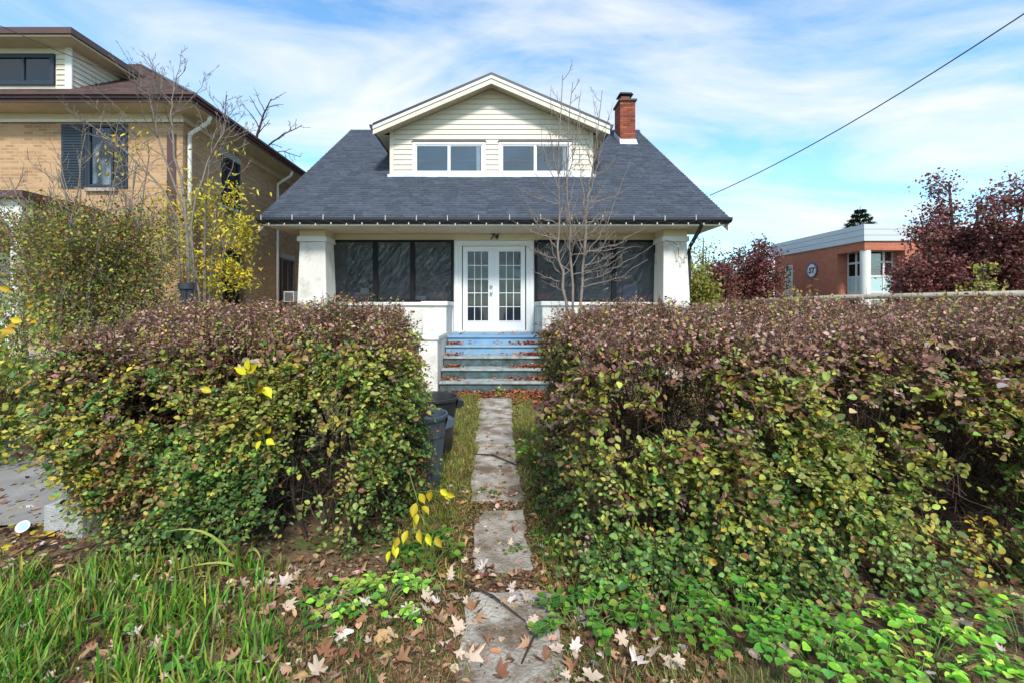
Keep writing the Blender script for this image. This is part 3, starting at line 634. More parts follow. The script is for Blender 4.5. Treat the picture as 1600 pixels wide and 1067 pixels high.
# dormer on the front slope
nd = empty('dormer', (-11.4, 10.2, 6.2)); nd.parent = nb; nd.location = nd.location - nb.location
dx0, dx1 = -13.4, -9.4; dyf = 10.25
boxo('backing', m_siding, nd, dx0, dx1, dyf, 11.9, 6.2, 7.30)
for zz in np.arange(6.36, 7.3, .115):
    for p, q in ((-9.72, dx1 - .12),):
        MB().hexa([(p, dyf - .03, zz), (q, dyf - .03, zz), (q, dyf - .001, zz), (p, dyf - .001, zz)], [(p, dyf - .008, zz + .11), (q, dyf - .008, zz + .11), (q, dyf - .001, zz + .11), (p, dyf - .001, zz + .11)]).build('siding_board', m_siding, nd)
    MB().hexa([(dx1 + .001, dyf + .0, zz), (dx1 + .03, dyf + .0, zz), (dx1 + .03, 11.88, zz), (dx1 + .001, 11.88, zz)], [(dx1 + .001, dyf + .0, zz + .11), (dx1 + .008, dyf + .0, zz + .11), (dx1 + .008, 11.88, zz + .11), (dx1 + .001, 11.88, zz + .11)]).build('siding_board', m_siding, nd)
boxo('corner_board', m_white, nd, dx1 - .118, dx1 + .034, dyf - .035, dyf - .004, 6.3, 7.3)
boxo('dormer_soffit', m_cream, nd, dx0 - .4, dx1 + .4, dyf - .45, 12.2, 7.30, 7.34)
boxo('dormer_fascia', m_brownmetal, nd, dx0 - .45, dx1 + .45, dyf - .5, 12.2, 7.342, 7.47)
q = MB(); q.add([(dx0 - .45, dyf - .5, 7.472), (dx1 + .45, dyf - .5, 7.472), (dx1 + .45, 12.6, 7.472), (dx0 - .45, 12.6, 7.472), (-11.4, 11.6, 8.1), (-11.4, 12.9, 8.1)], [(0, 1, 4), (1, 2, 5, 4), (3, 0, 4, 5), (2, 3, 5)]); q.c = [(.10, .062, .058, 1)] * 6; q.build('dormer_roof', m_shingle_b, nd)
def window(parent, axis, u0, u1, z0, z1, at, fm, pm, cols=2, curtain=None, depth=.05, fw=.06, sign=-1):
    """framed window on a wall; axis 'y': wall faces the camera at y=at, axis 'x': wall faces +x or -x at x=at"""
    e = empty('window', (0, 0, 0)); e.parent = parent
    c = ((u0 + u1) / 2, at, z0) if axis == 'y' else (at, (u0 + u1) / 2, z0); e.location = Vector(c) - worldloc(parent)
    def bx(a, b_, c0, c1, d0, d1):
        lo, hi = sorted((at + sign * d0, at + sign * d1))
        return (a, b_, lo, hi, c0, c1) if axis == 'y' else (lo, hi, a, b_, c0, c1)
    f = MB(); f.box(*bx(u0, u1, z0, z0 + fw, .001, depth)); f.box(*bx(u0, u1, z1 - fw, z1, .001, depth)); f.box(*bx(u0, u0 + fw, z0 + fw, z1 - fw, .001, depth)); f.box(*bx(u1 - fw, u1, z0 + fw, z1 - fw, .001, depth))
    f.build('frame', fm, e)
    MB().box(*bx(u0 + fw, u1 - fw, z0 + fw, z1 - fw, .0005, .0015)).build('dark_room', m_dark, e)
    wd = (u1 - u0 - 2 * fw) / cols
    for i in range(cols):
        a = u0 + fw + i * wd; MB().box(*bx(a + .012, a + wd - .012, z0 + fw, z1 - fw, .010, .014)).build('pane', pm, e)
        if i: MB().box(*bx(a - .012, a + .012, z0 + fw, z1 - fw, .001, depth * .8)).build('mullion', fm, e)
    if curtain:
        for a, b_ in curtain: MB().box(*bx(a, b_, z0 + fw + .01, z1 - fw - .01, .002, .006)).build('curtain', m_curtain, e)
    return e
m_navy = mat('navy_frame', (.02, .03, .045, 1), .45, .4)
window(nd, 'y', -12.9, -9.75, 6.47, 7.16, dyf, m_navy, m_glass, 5, [(-11.7, -11.2), (-10.9, -10.35), (-10.2, -9.98)], fw=.09)
window(nb, 'y', -9.05, -8.48, 4.22, 5.6, NY0, m_navy, m_glass, 1, [(-8.99, -8.54)], fw=.05)
for a, b_ in ((-9.65, -9.08), (-8.45, -8.18)):
    sh = MB(); sh.box(a, b_, NY0 - .03, NY0 - .001, 4.2, 5.62)
    s_ = sh.build('shutter', m_navy, nb); 
    lv = MB()
    for zz in np.arange(4.27, 5.56, .06): lv.box(a + .05, b_ - .05, NY0 - .045, NY0 - .0305, zz, zz + .04)
    lv.build('louvres', m_navy, s_, kind='stuff')
boxo('window_sill', m_mortar, nb, -9.1, -8.4, NY0 - .08, NY0 - .001, 4.12, 4.195)
for y0, y1, z0, z1, cu in ((11.75, 12.55, 4.15, 5.42, (11.8, 12.1)), (11.75, 12.65, 1.5, 3.1, None), (15.0, 15.95, 1.7, 3.15, (15.05, 15.5))):
    window(nb, 'x', y0, y1, z0, z1, NX1, m_navy if z0 > 4 else m_brownmetal, m_glass, 2, [cu] if cu else None, sign=1)
    boxo('lintel', m_block, nb, NX1 + .001, NX1 + .03, y0 - .1, y1 + .1, z1 + .002, z1 + .16)
    boxo('window_sill', m_block, nb, NX1 + .001, NX1 + .07, y0 - .08, y1 + .08, z0 - .08, z0 - .002)
ac = empty('air_conditioner', (-6.8, 15.2, 1.8), 'white window air conditioner in the rear side window of the brick house', 'air conditioner')
boxo('casing', m_vinyl, ac, NX1 + .06, NX1 + .40, 15.1, 15.75, 1.71, 2.06, bevel=.01)
b = MB(); 
for k in range(9): b.box(NX1 + .10, NX1 + .38, 15.088, 15.099, 1.75 + k * .032, 1.765 + k * .032)
b.build('grille', m_binblack, ac, kind='stuff')
for y, z0 in ((10.42, 5.75), (14.65, 5.85)):
    MB().tube([(NX1 + .55, y, 5.9), (NX1 + .5, y, 5.72), (NX1 + .08, y, 5.45), (NX1 + .08, y, 5.2), (NX1 + .08, y, .2)], .045, 8).build('downspout', m_white, nb, smooth=True)
boxo('corner_pilaster', m_brownmetal, nb, NX1 - .34, NX1 - .14, NY0 - .02, NY0 - .001, 2.6, 5.4)
po = empty('porch', (-11.5, 9, 0)); po.parent = nb; po.location = po.location - nb.location
boxo('porch_roof', m_brownmetal, po, -16.4, -8.6, 8.4, 10.28, 3.55, 3.68); boxo('porch_beam', m_white, po, -16.2, -8.75, 8.55, 8.75, 3.15, 3.548); boxo('porch_floor', m_block, po, -16.2, -8.6, 8.4, 10.28, 0, .6)
for x in (-14.5, -11.6, -8.95):
    MB().lathe((x, 8.66, .6), [(.15, 0), (.15, .12), (.11, .16), (.095, 2.4), (.14, 2.44), (.14, 2.548)], 14).build('column', m_white, po, smooth=False)
boxo('front_door', m_white, po, -8.5 - 3.2, -8.5 - 2.2, 10.25, 10.29, .6, 2.75)
# cable crossing the brick gable
wr = MB().tube([P(-30, 28, 8.8), P(90, 80, 9.05), P(200, 124, 9.3), P(330, 210, 9.9)], .008, 5).build('overhead_cable', m_wire); tag(wr, 'thin dark cable slanting across the front of the tan brick house', 'cable')
a0, a1 = P(1109, 306, 13.2), P(1660, -18, 7.2); tt = np.linspace(0, 1, 14)
wr = MB().tube([a0 + (a1 - a0) * u + np.array([0, 0, -.22 * 4 * u * (1 - u)]) for u in tt], .011, 6).build('overhead_cable', m_wire); tag(wr, 'black service cable rising from the bungalow roof to the upper right sky', 'cable')

# ------------------------------------------------------------------ red brick building on the right
rbg = empty('brick_hall', (24, 27, 0), 'red brick hall with pale metal fascia, white corner column and round wall sign', 'building')
BX, BY, BT = 20.1, 25.0, 5.1
def bh_box(n, m, *a, **k): return boxo(n, m, rbg, *a, **k)
ry0, rx1 = 25.0 + 2.0, 20.1 + 2.2                     # recess at the corner
bh_box('wall', m_red, BX, 46, ry0, 33.0, 0, BT); bh_box('wall', m_red, rx1, 46, BY, ry0 - .002, 0, BT)
bh_box('lintel_wall', m_red, BX, rx1 - .002, BY, BY + .3, 4.62, BT); bh_box('lintel_wall', m_red, BX, BX + .3, BY + .302, ry0 - .002, 4.62, BT)
bh_box('recess_ceiling', m_fasciaw, BX + .302, rx1 - .003, BY + .302, ry0 - .003, 4.7, 4.75)
bh_box('roof', m_fasciaw, BX - .02, 46.1, BY - .02, 33.1, BT + .002, BT + .2)
for z0, z1, o_ in ((5.12, 5.42, .10), (5.432, 5.74, .115), (5.752, 6.02, .13)):
    f = MB(); f.box(BX - o_, 46.2, BY - o_, BY + .1, z0, z1); f.box(BX - o_, BX + .1, BY + .101, 33.2, z0, z1); f.build('fascia', m_fasciaw, rbg)
MB().lathe((BX + .22, BY + .22, 0), [(.24, 0), (.24, 4.62)], 20).build('column', m_white, rbg, smooth=True)
# glazing in the recess: facing the camera and facing left
for (axis, at, sg, sp) in (('y', 25.8, -1, (20.75, 21.78, rx1 - .002)), ('x', 20.75, -1, (25.86, 26.36, ry0 - .002))):
    for z0, z1, pm in ((.4, 2.0, m_glass), (2.02, 2.35, m_vinyl), (2.36, 3.25, m_teal), (3.26, 4.05, m_glass), (4.06, 4.68, m_glass)):
        for i in range(2): window(rbg, axis, sp[i], sp[i + 1], z0, z1, at, m_vinyl, pm, 1, sign=sg, fw=.05)
bh_box('glazing_backing', m_dkint, 20.752, rx1 - .002, 25.802, ry0 - .002, 0, 4.69)
window(rbg, 'x', 31.0, 31.75, 1.4, 4.35, BX, m_vinyl, m_glass, 1, sign=-1, fw=.05)
for z in (2.35, 3.35): bh_box('glazing_bar', m_vinyl, BX - .05, BX - .001, 31.05, 31.7, z, z + .06)
b = bh_box('wing_wall', m_block, 33.5, 50, 33.2, 40, 0, 7.4); bh_box('wing_roof', m_fasciaw, 33.1, 50.4, 32.8, 40.4, 7.402, 7.65)
for x in np.arange(34, 49, 2.2):
    window(rbg, 'y', x, x + 1.7, 6.1, 7.2, 33.2, m_vinyl, m_glass, 2); 
for x in np.arange(24.6, 32, 1.8):
    window(rbg, 'y', x, x + 1.5, 2.6, 3.7, BY, m_vinyl, m_glass, 2, fw=.08)
sg = empty('round_sign', (BX - .05, 29.1, 3.85), 'round white sign with purple ring and dark initials on red brick', 'sign')
for nm, r0, r1, m_, d0, d1 in (('sign_face', 0, .40, m_vinyl, .002, .05), ('sign_ring', .40, .50, m_purple, .002, .07)):
    b = MB(); n = 32; an = np.linspace(0, 2 * np.pi, n, endpoint=False)
    if r0 == 0: b.prism([(BX - d0, 29.1 + r1 * math.cos(a), 3.85 + r1 * math.sin(a)) for a in an], (-(d1 - d0), 0, 0))
    else:
        for i in range(n):
            a, c = an[i], an[(i + 1) % n]
            b.prism([(BX - d0, 29.1 + r0 * math.cos(a), 3.85 + r0 * math.sin(a)), (BX - d0, 29.1 + r1 * math.cos(a), 3.85 + r1 * math.sin(a)), (BX - d0, 29.1 + r1 * math.cos(c), 3.85 + r1 * math.sin(c)), (BX - d0, 29.1 + r0 * math.cos(c), 3.85 + r0 * math.sin(c))], (-(d1 - d0), 0, 0))
    b.build(nm, m_, sg)
o = link('lettering', text_mesh('ST', .50, .01, .2, .01), m_ink, sg, (BX - .065, 29.1, 3.83)); o.rotation_euler = (math.radians(90), 0, math.radians(-90))

# ------------------------------------------------------------------ fence rail on the right
fe = empty('rail_fence', P(1400, 465, 8) * np.array([1, 1, 0]), 'weathered wooden rail fence behind the right hedge', 'fence')
rp_ = [P(1180, 471, 10.2), P(1300, 465.5, 9.2), P(1400, 463, 8.5), P(1500, 461, 8.0), P(1640, 458, 7.4)]
MB().tube(rp_, [.045, .052, .048, .052, .05], 9).build('rail', m_wood, fe, smooth=True)
MB().tube([q - np.array([0, 0, .5]) for q in rp_], [.045, .05, .048, .05, .05], 9).build('rail', m_wood, fe, smooth=True)
for q in (rp_[0], rp_[1] * .5 + rp_[2] * .5, rp_[3], rp_[4]):
    MB().tube([(q[0], q[1] + .1, 0), (q[0], q[1] + .1, q[2] + .0)], .06, 8).build('post', m_wood, fe)

# ------------------------------------------------------------------ plants
def palette(names): return np.array([lin(c) for c in names])
GREEN = palette([(80, 112, 52), (98, 130, 58), (72, 104, 54), (110, 138, 62), (90, 120, 66), (120, 142, 78)]) * 1.15
OLIVE = palette([(130, 138, 58), (150, 152, 66), (118, 128, 56), (162, 156, 70), (124, 122, 68), (138, 146, 78)]) * 1.15
YELL = palette([(176, 164, 62), (186, 160, 56), (160, 152, 68)])
RUST = palette([(150, 106, 66), (136, 92, 64), (164, 124, 74), (122, 84, 64)])
MAUVE = palette([(158, 118, 106), (142, 102, 92), (174, 138, 122), (126, 94, 82), (166, 132, 98), (186, 156, 140)])
def pick(pal, n, rng): return pal[rng.integers(0, len(pal), n)]

def hedge(name, label, x0, x1, y0, y1, hf, seed, nspr, holes, colorf, leaf=.046, parts=300, side=None, x0f=None, base=.08, endcut=0.0, foot=.26):
    """clipped hedge: stems and twigs inside, sprigs of leaves over front, ends and top"""
    rng = np.random.default_rng(seed); root = empty(name, ((x0 + x1) / 2, (y0 + y1) / 2, 0), label, 'hedge', 'clipped hedges either side of the path')
    hm = hf((x0 + x1) / 2, (y0 + y1) / 2)
    wx, wy = x1 - x0, y1 - y0
    areas = np.array([wx * hm * 1.25, wy * hm * .9, wy * hm * .9, wx * wy * 1.15, wx * hm * .95]); pr = areas / areas.sum()
    which = rng.choice(5, nspr, p=pr); u, v = rng.random(nspr), rng.random(nspr)
    X = np.empty(nspr); Y = np.empty(nspr); Z = np.empty(nspr); N = np.zeros((nspr, 3))
    def put(k, x, y, zf, n):
        m = which == k; X[m] = x(m); Y[m] = y(m); hh = hf(X[m], Y[m]); Z[m] = zf(m, hh); N[m] = n
    put(0, lambda m: x0 + u[m] * wx, lambda m: np.full(m.sum(), y0), lambda m, h: base + v[m] * (h - base), (0, -1, .25))
    put(1, lambda m: np.full(m.sum(), x0), lambda m: y0 + u[m] * wy, lambda m, h: base + v[m] * (h - base), (-1, 0, .2))
    put(2, lambda m: np.full(m.sum(), x1), lambda m: y0 + u[m] * wy, lambda m, h: base + v[m] * (h - base), (1, 0, .2))
    put(3, lambda m: x0 + u[m] * wx, lambda m: y0 + v[m] * wy, lambda m, h: h, (0, -.15, 1))
    put(4, lambda m: x0 + u[m] * wx, lambda m: np.full(m.sum(), y1), lambda m, h: base + v[m] * (h - base), (0, 1, .2))
    p = np.stack([X, Y, Z], 1); N = nrm(N)
    # rounded shoulders, undercut foot, lumpy surface
    hh = hf(X, Y); zt = np.clip(Z / hh, 0, 1)
    shrink = .10 * np.clip((zt - .84) / .16, 0, 1) ** 2 + foot * np.clip((.30 - zt) / .30, 0, 1) ** 1.3
    cxx, cyy = (x0 + x1) / 2, (y0 + y1) / 2
    for k, ax, c in ((0, 1, 1), (1, 0, 1), (2, 0, -1), (4, 1, -1)): m = which == k; p[m, ax] += c * shrink[m]
    p[:, 0] += endcut * np.clip((.62 - zt) / .62, 0, 1) * np.clip((x0 + 1.0 - p[:, 0]) / 1.0, 0, 1)
    edge = np.minimum.reduce([X - x0, x1 - X, (Y - y0), (y1 - Y)])
    m = which == 3; p[m, 2] -= .08 * np.clip(1 - edge[m] / .16, 0, 1) ** 2
    lump = (vnoise(p, 2.1, seed) - .5) * .17 + (vnoise(p, 5.5, seed + 1) - .5) * .15
    inward = rng.exponential(.065, nspr)
    dn = vnoise(p, 3.2, seed + 5) * .6 + vnoise(p, 7, seed + 6) * .4
    p = p + N * (lump - inward)[:, None]
    keep = rng.random(nspr) < np.clip((dn - .42 + .13 * (zt > .80)) * 6.0, .025, 1)
    for (q, rad, k) in holes:
        dd = np.linalg.norm((p - q) / np.array(rad), axis=1); keep &= ~((dd < 1) & (rng.random(nspr) > k))
    keep &= p[:, 2] > .03
    p, N, zt, lump, inward = p[keep], N[keep], zt[keep], lump[keep], inward[keep]; n = len(p); wh = which[keep]
    top = np.clip((zt - .90) / .1, 0, 1)
    # sprigs
    up = np.array([0, 0, 1.])
    D = nrm(N * .7 + up * (.15 + .9 * top[:, None] - .75 * np.clip((.42 - zt) / .4, 0, 1)[:, None]) + rng.normal(0, .5, (n, 3)))
    SLn = rng.uniform(.09, .20, n) * (1 + .35 * (zt < .35)); K = 8
    tk = (np.arange(K) + .7)[None] / K
    bend = np.array([0, 0, -1.]) * (SLn * .35)[:, None]
    pos = p[:, None] + D[:, None] * (SLn[:, None] * tk)[..., None] + bend[:, None] * (tk ** 2)[..., None] * (1 - top)[:, None, None]
    SN = nrm(N * .6 + up * .65 + rng.normal(0, .42, (n, 3))); side_v = nrm(np.cross(D, SN))
    sgn = np.where(np.arange(K) % 2, 1, -1)[None, :, None]
    T = nrm(D[:, None] * .55 + sgn * side_v[:, None] * .9 + rng.normal(0, .22, (n, K, 3)))
    LN = nrm(SN[:, None] + rng.normal(0, .30, (n, K, 3)))
    LL = leaf * (.45 + .85 * rng.random((n, K)) ** 1.2) * rng.uniform(.75, 1.25, (n, 1)) * (1 - .36 * top[:, None])
    kc = colorf(p, zt, rng)                        # n x 3, one tone per sprig
    C = jitter(np.repeat(kc, K, axis=0), .24, rng)
    odd = rng.random(n * K); C = np.where((odd < .03)[:, None], pick(RUST, n * K, rng), C); C = np.where((odd > .985)[:, None], pick(YELL, n * K, rng), C)
    keepl = rng.random((n, K)) < (.97 - .15 * top[:, None])
    pos, T, LN, LL = [a.reshape(n * K, -1)[keepl.ravel()] for a in (pos, T, LN, LL)]; LL = LL[:, 0]; C = C[keepl.ravel()]
    Wd = LL * rng.uniform(.75, 1.15, len(LL))
    # the leaves that show largest are parts of their own
    scr = LL / np.linalg.norm(pos - np.array([0, 0, H]), axis=1); sight = nrm(np.array([0, 0, H]) - pos)
    sx = CX + F * pos[:, 0] / pos[:, 1]; sy = CY - F * (pos[:, 2] - H) / pos[:, 1]
    outw = np.repeat(lump - inward, K)[keepl.ravel()]
    score = scr * np.abs((sight * LN).sum(1)) * (outw > -.02) * (sx > 5) * (sx < 1595) * (sy < 1060) * (pos[:, 1] < y0 + .3)
    order = np.argsort(-score)[:parts]; rest = np.ones(len(pos), bool); rest[order] = False
    link('foliage', instance(OV, pos[rest], T[rest], LN[rest], LL[rest], Wd[rest], C[rest], 'foliage'), m_leaf, root)['kind'] = 'stuff'
    groups = {}
    for j, i in enumerate(order):                  # 12 shared leaf meshes, placed one by one
        g = j % 12
        if g not in groups:
            groups[g] = instance(OV, np.zeros((1, 3)), np.array([[0, 1., 0]]), np.array([[0, 0, 1.]]), [1.0], [.95], C[i:i + 1], 'leaf'); groups[g].materials.append(m_leaf)
        o = bpy.data.objects.new('leaf', groups[g]); COL.objects.link(o); o.parent = root
        B = nrm(np.cross(T[i], LN[i])); N2 = np.cross(B, T[i]); Mx = Matrix((B, T[i], N2)).transposed()
        o.rotation_euler = Mx.to_euler(); o.location = Vector(pos[i]) - worldloc(root); o.scale = (LL[i],) * 3
    # sprig stalks
    sc_ = jitter(np.tile(lin((92, 70, 58)), (n, 1)), .3, rng)
    link('sprig_stalks', twigs(p - D * .05, p + D * SLn[:, None] + bend * (1 - top)[:, None], .0022, .001, 'sprig_stalks', sc_, p + D * (SLn * .5)[:, None] + bend * (.25 * (1 - top))[:, None]), m_twig, root)['kind'] = 'stuff'
    # upright shoots on the clipped top
    ns = int(wx * wy * 420); q = np.stack([x0 + .1 + rng.random(ns) * (wx - .2), y0 + .1 + rng.random(ns) ** .8 * (wy - .15), np.zeros(ns)], 1)
    ed = np.minimum.reduce([q[:, 0] - x0, x1 - q[:, 0], q[:, 1] - y0, y1 - q[:, 1]])
    lm = (vnoise(np.stack([q[:, 0], q[:, 1], hf(q[:, 0], q[:, 1])], 1), 2.1, seed) - .5) * .17
    q[:, 2] = hf(q[:, 0], q[:, 1]) + lm - .08 - .08 * np.clip(1 - ed / .16, 0, 1) ** 2
    e = q + np.stack([rng.normal(0, .035, ns), rng.normal(0, .035, ns), rng.uniform(.05, .15, ns) + (rng.random(ns) < .05) * rng.uniform(.04, .12, ns)], 1)
    link('shoots', twigs(q, e, .0022, .0011, 'shoots', jitter(pick(MAUVE * .75, ns, rng), .25, rng)), m_twig, root)['kind'] = 'stuff'
    kk = 4; lp = (q[:, None] + (e - q)[:, None] * rng.uniform(.35, 1.05, (ns, kk))[..., None]).reshape(-1, 3); nl = len(lp)
    tT = nrm(rng.normal(0, 1, (nl, 3)) + np.array([0, 0, .5])); tN = nrm(np.array([0, -.4, 1.]) + rng.normal(0, .6, (nl, 3)))
    tcol = np.where((rng.random(nl) < .72)[:, None], pick(MAUVE, nl, rng), np.where((rng.random(nl) < .6)[:, None], pick(OLIVE, nl, rng), pick(RUST, nl, rng)))
    tl = rng.uniform(.014, .034, nl)
    link('withered_leaves', instance(DIA, lp, tT, tN, tl, tl * rng.uniform(.8, 1.3, nl), jitter(tcol * 1.25, .2, rng), 'withered_leaves'), m_dry, root)['kind'] = 'stuff'
    # stems and inner twigs
    st = MB(); ns = int(wx * 16)
    for i in range(ns):
        bx_, by_ = x0 + .2 + rng.random() * (wx - .4), y0 + .3 + rng.random() * (wy - .55); k = 5
        hx = hf(bx_, by_); tx, ty = bx_ + rng.normal(0, .16), by_ + rng.normal(0, .16) - .1
        pts = [(bx_ + (tx - bx_) * a + rng.normal(0, .02), by_ + (ty - by_) * a + rng.normal(0, .02), -.03 + (hx - .12) * a) for a in np.linspace(0, 1, k)]
        st.tube(pts, np.linspace(rng.uniform(.008, .017), .004, k), 5, cap=False)
    link('stems', st.mesh('stems', True), m_bark, root)['kind'] = 'stuff'
    nt_ = int(wx * wy * 950); a = np.stack([x0 + .08 + rng.random(nt_) * (wx - .16), y0 + .1 + rng.random(nt_) * (wy - .2), rng.uniform(.06, 1.0, nt_)], 1); a[:, 2] *= hf(a[:, 0], a[:, 1]) - .14
    fo = np.clip((.30 - a[:, 2] / hm) / .3, 0, 1) * .22; m = a[:, 1] < y0 + .32; a[m, 1] += fo[m]
    dr = nrm(rng.normal(0, 1, (nt_, 3)) + np.array([0, -.1, .55])); ln = rng.uniform(.10, .34, nt_)
    link('inner_twigs', twigs(a, a + dr * ln[:, None], .0032, .0012, 'inner_twigs', jitter(np.tile(lin((84, 66, 58)), (nt_, 1)), .35, rng), a + dr * (ln * .5)[:, None] + rng.normal(0, .02, (nt_, 3))), m_twig, root)['kind'] = 'stuff'
    return root

def colL(p, zt, rng):
    n = len(p); a = vnoise(p, 1.6, 31); b_ = vnoise(p, 3.1, 32)
    c = pick(GREEN, n, rng)
    f = np.clip((zt - .42) * 1.7 + (a - .45) * 1.7, 0, 1); c = np.where((rng.random(n) < f)[:, None], pick(OLIVE, n, rng), c)
    lf = np.clip((-1.7 - p[:, 0]) * .8, 0, .6); c = np.where((rng.random(n) < lf * (zt > .3))[:, None], pick(np.concatenate([OLIVE, YELL]), n, rng), c)
    c = np.where((rng.random(n) < np.clip((b_ - .60) * 2.0, 0, .45))[:, None], pick(RUST, n, rng), c)
    br = np.clip((zt - .50) * .9 + (vnoise(p, 2.1, 34) - .5) * 1.5, 0, .6); c = np.where((rng.random(n) < br)[:, None], pick(np.concatenate([RUST * .75, MAUVE * .7, OLIVE * .75]), n, rng), c)
    t = np.clip((zt - .86) / .12, 0, 1) * .72; return np.where((rng.random(n) < t)[:, None], pick(MAUVE, n, rng), c)
def colR(p, zt, rng):
    n = len(p); a = vnoise(p, 1.5, 41); b_ = vnoise(p, 2.6, 42)
    c = pick(OLIVE, n, rng); f = np.clip((.62 - zt) * 1.6 + (a - .40) * 1.8, .15, .9); c = np.where((rng.random(n) < f)[:, None], pick(GREEN * 1.1, n, rng), c)
    c = np.where((rng.random(n) < np.clip((b_ - .62) * 2.2, 0, .5))[:, None], pick(np.concatenate([YELL, RUST]), n, rng), c)
    br = np.clip((zt - .45) * 1.1 + (vnoise(p, 1.9, 44) - .5) * 1.6 + .55 * np.clip((1.1 - p[:, 0]) / .5, 0, 1), 0, .75); c = np.where((rng.random(n) < br)[:, None], pick(np.concatenate([RUST * .75, MAUVE * .7, OLIVE * .75]), n, rng), c)
    t = np.clip((zt - .82) / .14, 0, 1) * .80; return np.where((rng.random(n) < t)[:, None], pick(MAUVE, n, rng), c)
hL = lambda x, y: 1.34 + .15 * np.clip((y - 2.85) / .9, 0, 1) - .10 * np.clip((-2.3 - x) / 1.0, 0, 1)
hR = lambda x, y: 1.33 + .13 * np.clip((y - 2.6) / 1.6, 0, 1)
hedge('hedge', 'dense green and rust clipped hedge left of the path, beside the grey bin', -2.72, -.68, 2.80, 3.70, hL, 11, 28000,
      [(P(440, 830, 2.85), (.25, .3, .30), .25), (P(330, 840, 2.85), (.30, .35, .22), .12), (P(520, 690, 2.8), (.25, .25, .16), .3), (P(700, 900, 2.8), (.3, .3, .2), .2), (P(300, 700, 2.85), (.2, .2, .12), .4)], colL, leaf=.032, endcut=.55, foot=.10, base=.02)
hedge('hedge', 'long olive hedge with mauve twiggy top and bare hollows right of the path', .52, 4.9, 2.46, 4.35, hR, 23, 52000,
      [(P(1000, 640, 2.5), (.24, .4, .24), .10), (P(1065, 800, 2.48), (.20, .4, .12), .08), (P(1310, 640, 2.5), (.20, .4, .10), .15), (P(1380, 745, 2.48), (.24, .4, .10), .12), (P(1560, 900, 2.45), (.34, .4, .14), .06), (P(1300, 840, 2.45), (.15, .4, .08), .12), (P(960, 760, 2.48), (.12, .4, .10), .15), (P(1190, 720, 2.48), (.10, .4, .12), .2)], colR, leaf=.035, foot=.06, base=.02)

def tree(name, label, cat, base, stems, rng, leaves=None, group=None, bark=m_barkg, levels=3, spread=.8, sides=5, upw=.35, kids=(7, 5, 3), ratio=.5, bare=.25, leafn=0, leaftpl=DIA, leafsz=.05, leafcol=OLIVE, leafmatl=m_leaf, cl=.18, leafband=(0, 99), rmin=.004, droop=0.0):
    """stems: list of (points, base radius); branches grow from them; leaves sit round the outer twigs"""
    root = empty(name, base, label, cat, group); tb = MB(); tips = []
    def branch(p, d, L, r, lv):
        k = 5; pts = [p]; dd = d
        for i in range(k - 1):
            dd = nrm(dd + rng.normal(0, .16, 3) + np.array([0, 0, upw * .35])); pts.append(pts[-1] + dd * L / (k - 1))
        tb.tube(pts, np.linspace(r, max(r * .35, rmin * .6), k), sides if lv < 2 else 3, cap=False)
        if lv >= levels - 1: tips.extend(pts[2:])
        if lv < levels:
            for j in range(kids[min(lv, len(kids) - 1)]):
                t = rng.uniform(.25, 1); i = min(int(t * (k - 1)), k - 2); q = pts[i] + (pts[i + 1] - pts[i]) * (t * (k - 1) - i)
                a = nrm(np.cross(dd, rng.normal(0, 1, 3))); branch(q, nrm(dd * .75 + a * spread), L * ratio * rng.uniform(.7, 1.2), max(r * .5, rmin), lv + 1)
    for pts, r in stems:
        pts = np.array(pts); k = len(pts); tt = np.linspace(0, k - 1, 14); fine = np.stack([np.interp(tt, np.arange(k), pts[:, i]) for i in range(3)], 1); fine[1:-1] += rng.normal(0, .012, (12, 3))
        tb.tube(fine, np.linspace(r, max(r * .22, rmin), 14), 7, cap=False); Lt = np.linalg.norm(pts[-1] - pts[0])
        for j in range(kids[0] if r > .015 or cat != 'tree' else 8):
            t = bare + (1 - bare) * (j + rng.random()) / kids[0]; x = t * 13; i = min(int(x), 12); q = fine[i] + (fine[i + 1] - fine[i]) * (x - i); dd = nrm(fine[i + 1] - fine[i])
            a = nrm(np.cross(dd, rng.normal(0, 1, 3))); branch(q, nrm(dd * .55 + a * spread), Lt * ratio * rng.uniform(.6, 1.1) * (1.15 - .75 * t), max(r * .42 * (1 - .5 * t), rmin), 1)
        tips.extend(fine[10:])
    link('trunk' if cat == 'tree' else 'branches', tb.mesh('trunk', True), bark, root)
    if leafn:
        tips = np.array(tips); tips = tips[(tips[:, 2] > leafband[0]) & (tips[:, 2] < leafband[1])]
        i = rng.integers(0, len(tips), leafn); pos = tips[i] + rng.normal(0, cl, (leafn, 3)) * np.array([1, 1, .8]) - np.array([0, 0, droop])
        T = nrm(rng.normal(0, 1, (leafn, 3)) + np.array([0, 0, -.35 - droop * 3])); N_ = nrm(rng.normal(0, .7, (leafn, 3)) + np.array([0, -.3, .8]))
        cN = vnoise(tips, 1.3, 9)[i]; cc = pick(leafcol, leafn, rng) * (.75 + .5 * cN)[:, None]
        L = leafsz * rng.uniform(.6, 1.3, leafn); link('crown', instance(leaftpl, pos, T, N_, L, L * rng.uniform(.8, 1.2, leafn), jitter(cc, .2, rng), 'crown'), leafmatl, root)['kind'] = 'stuff'
    return root

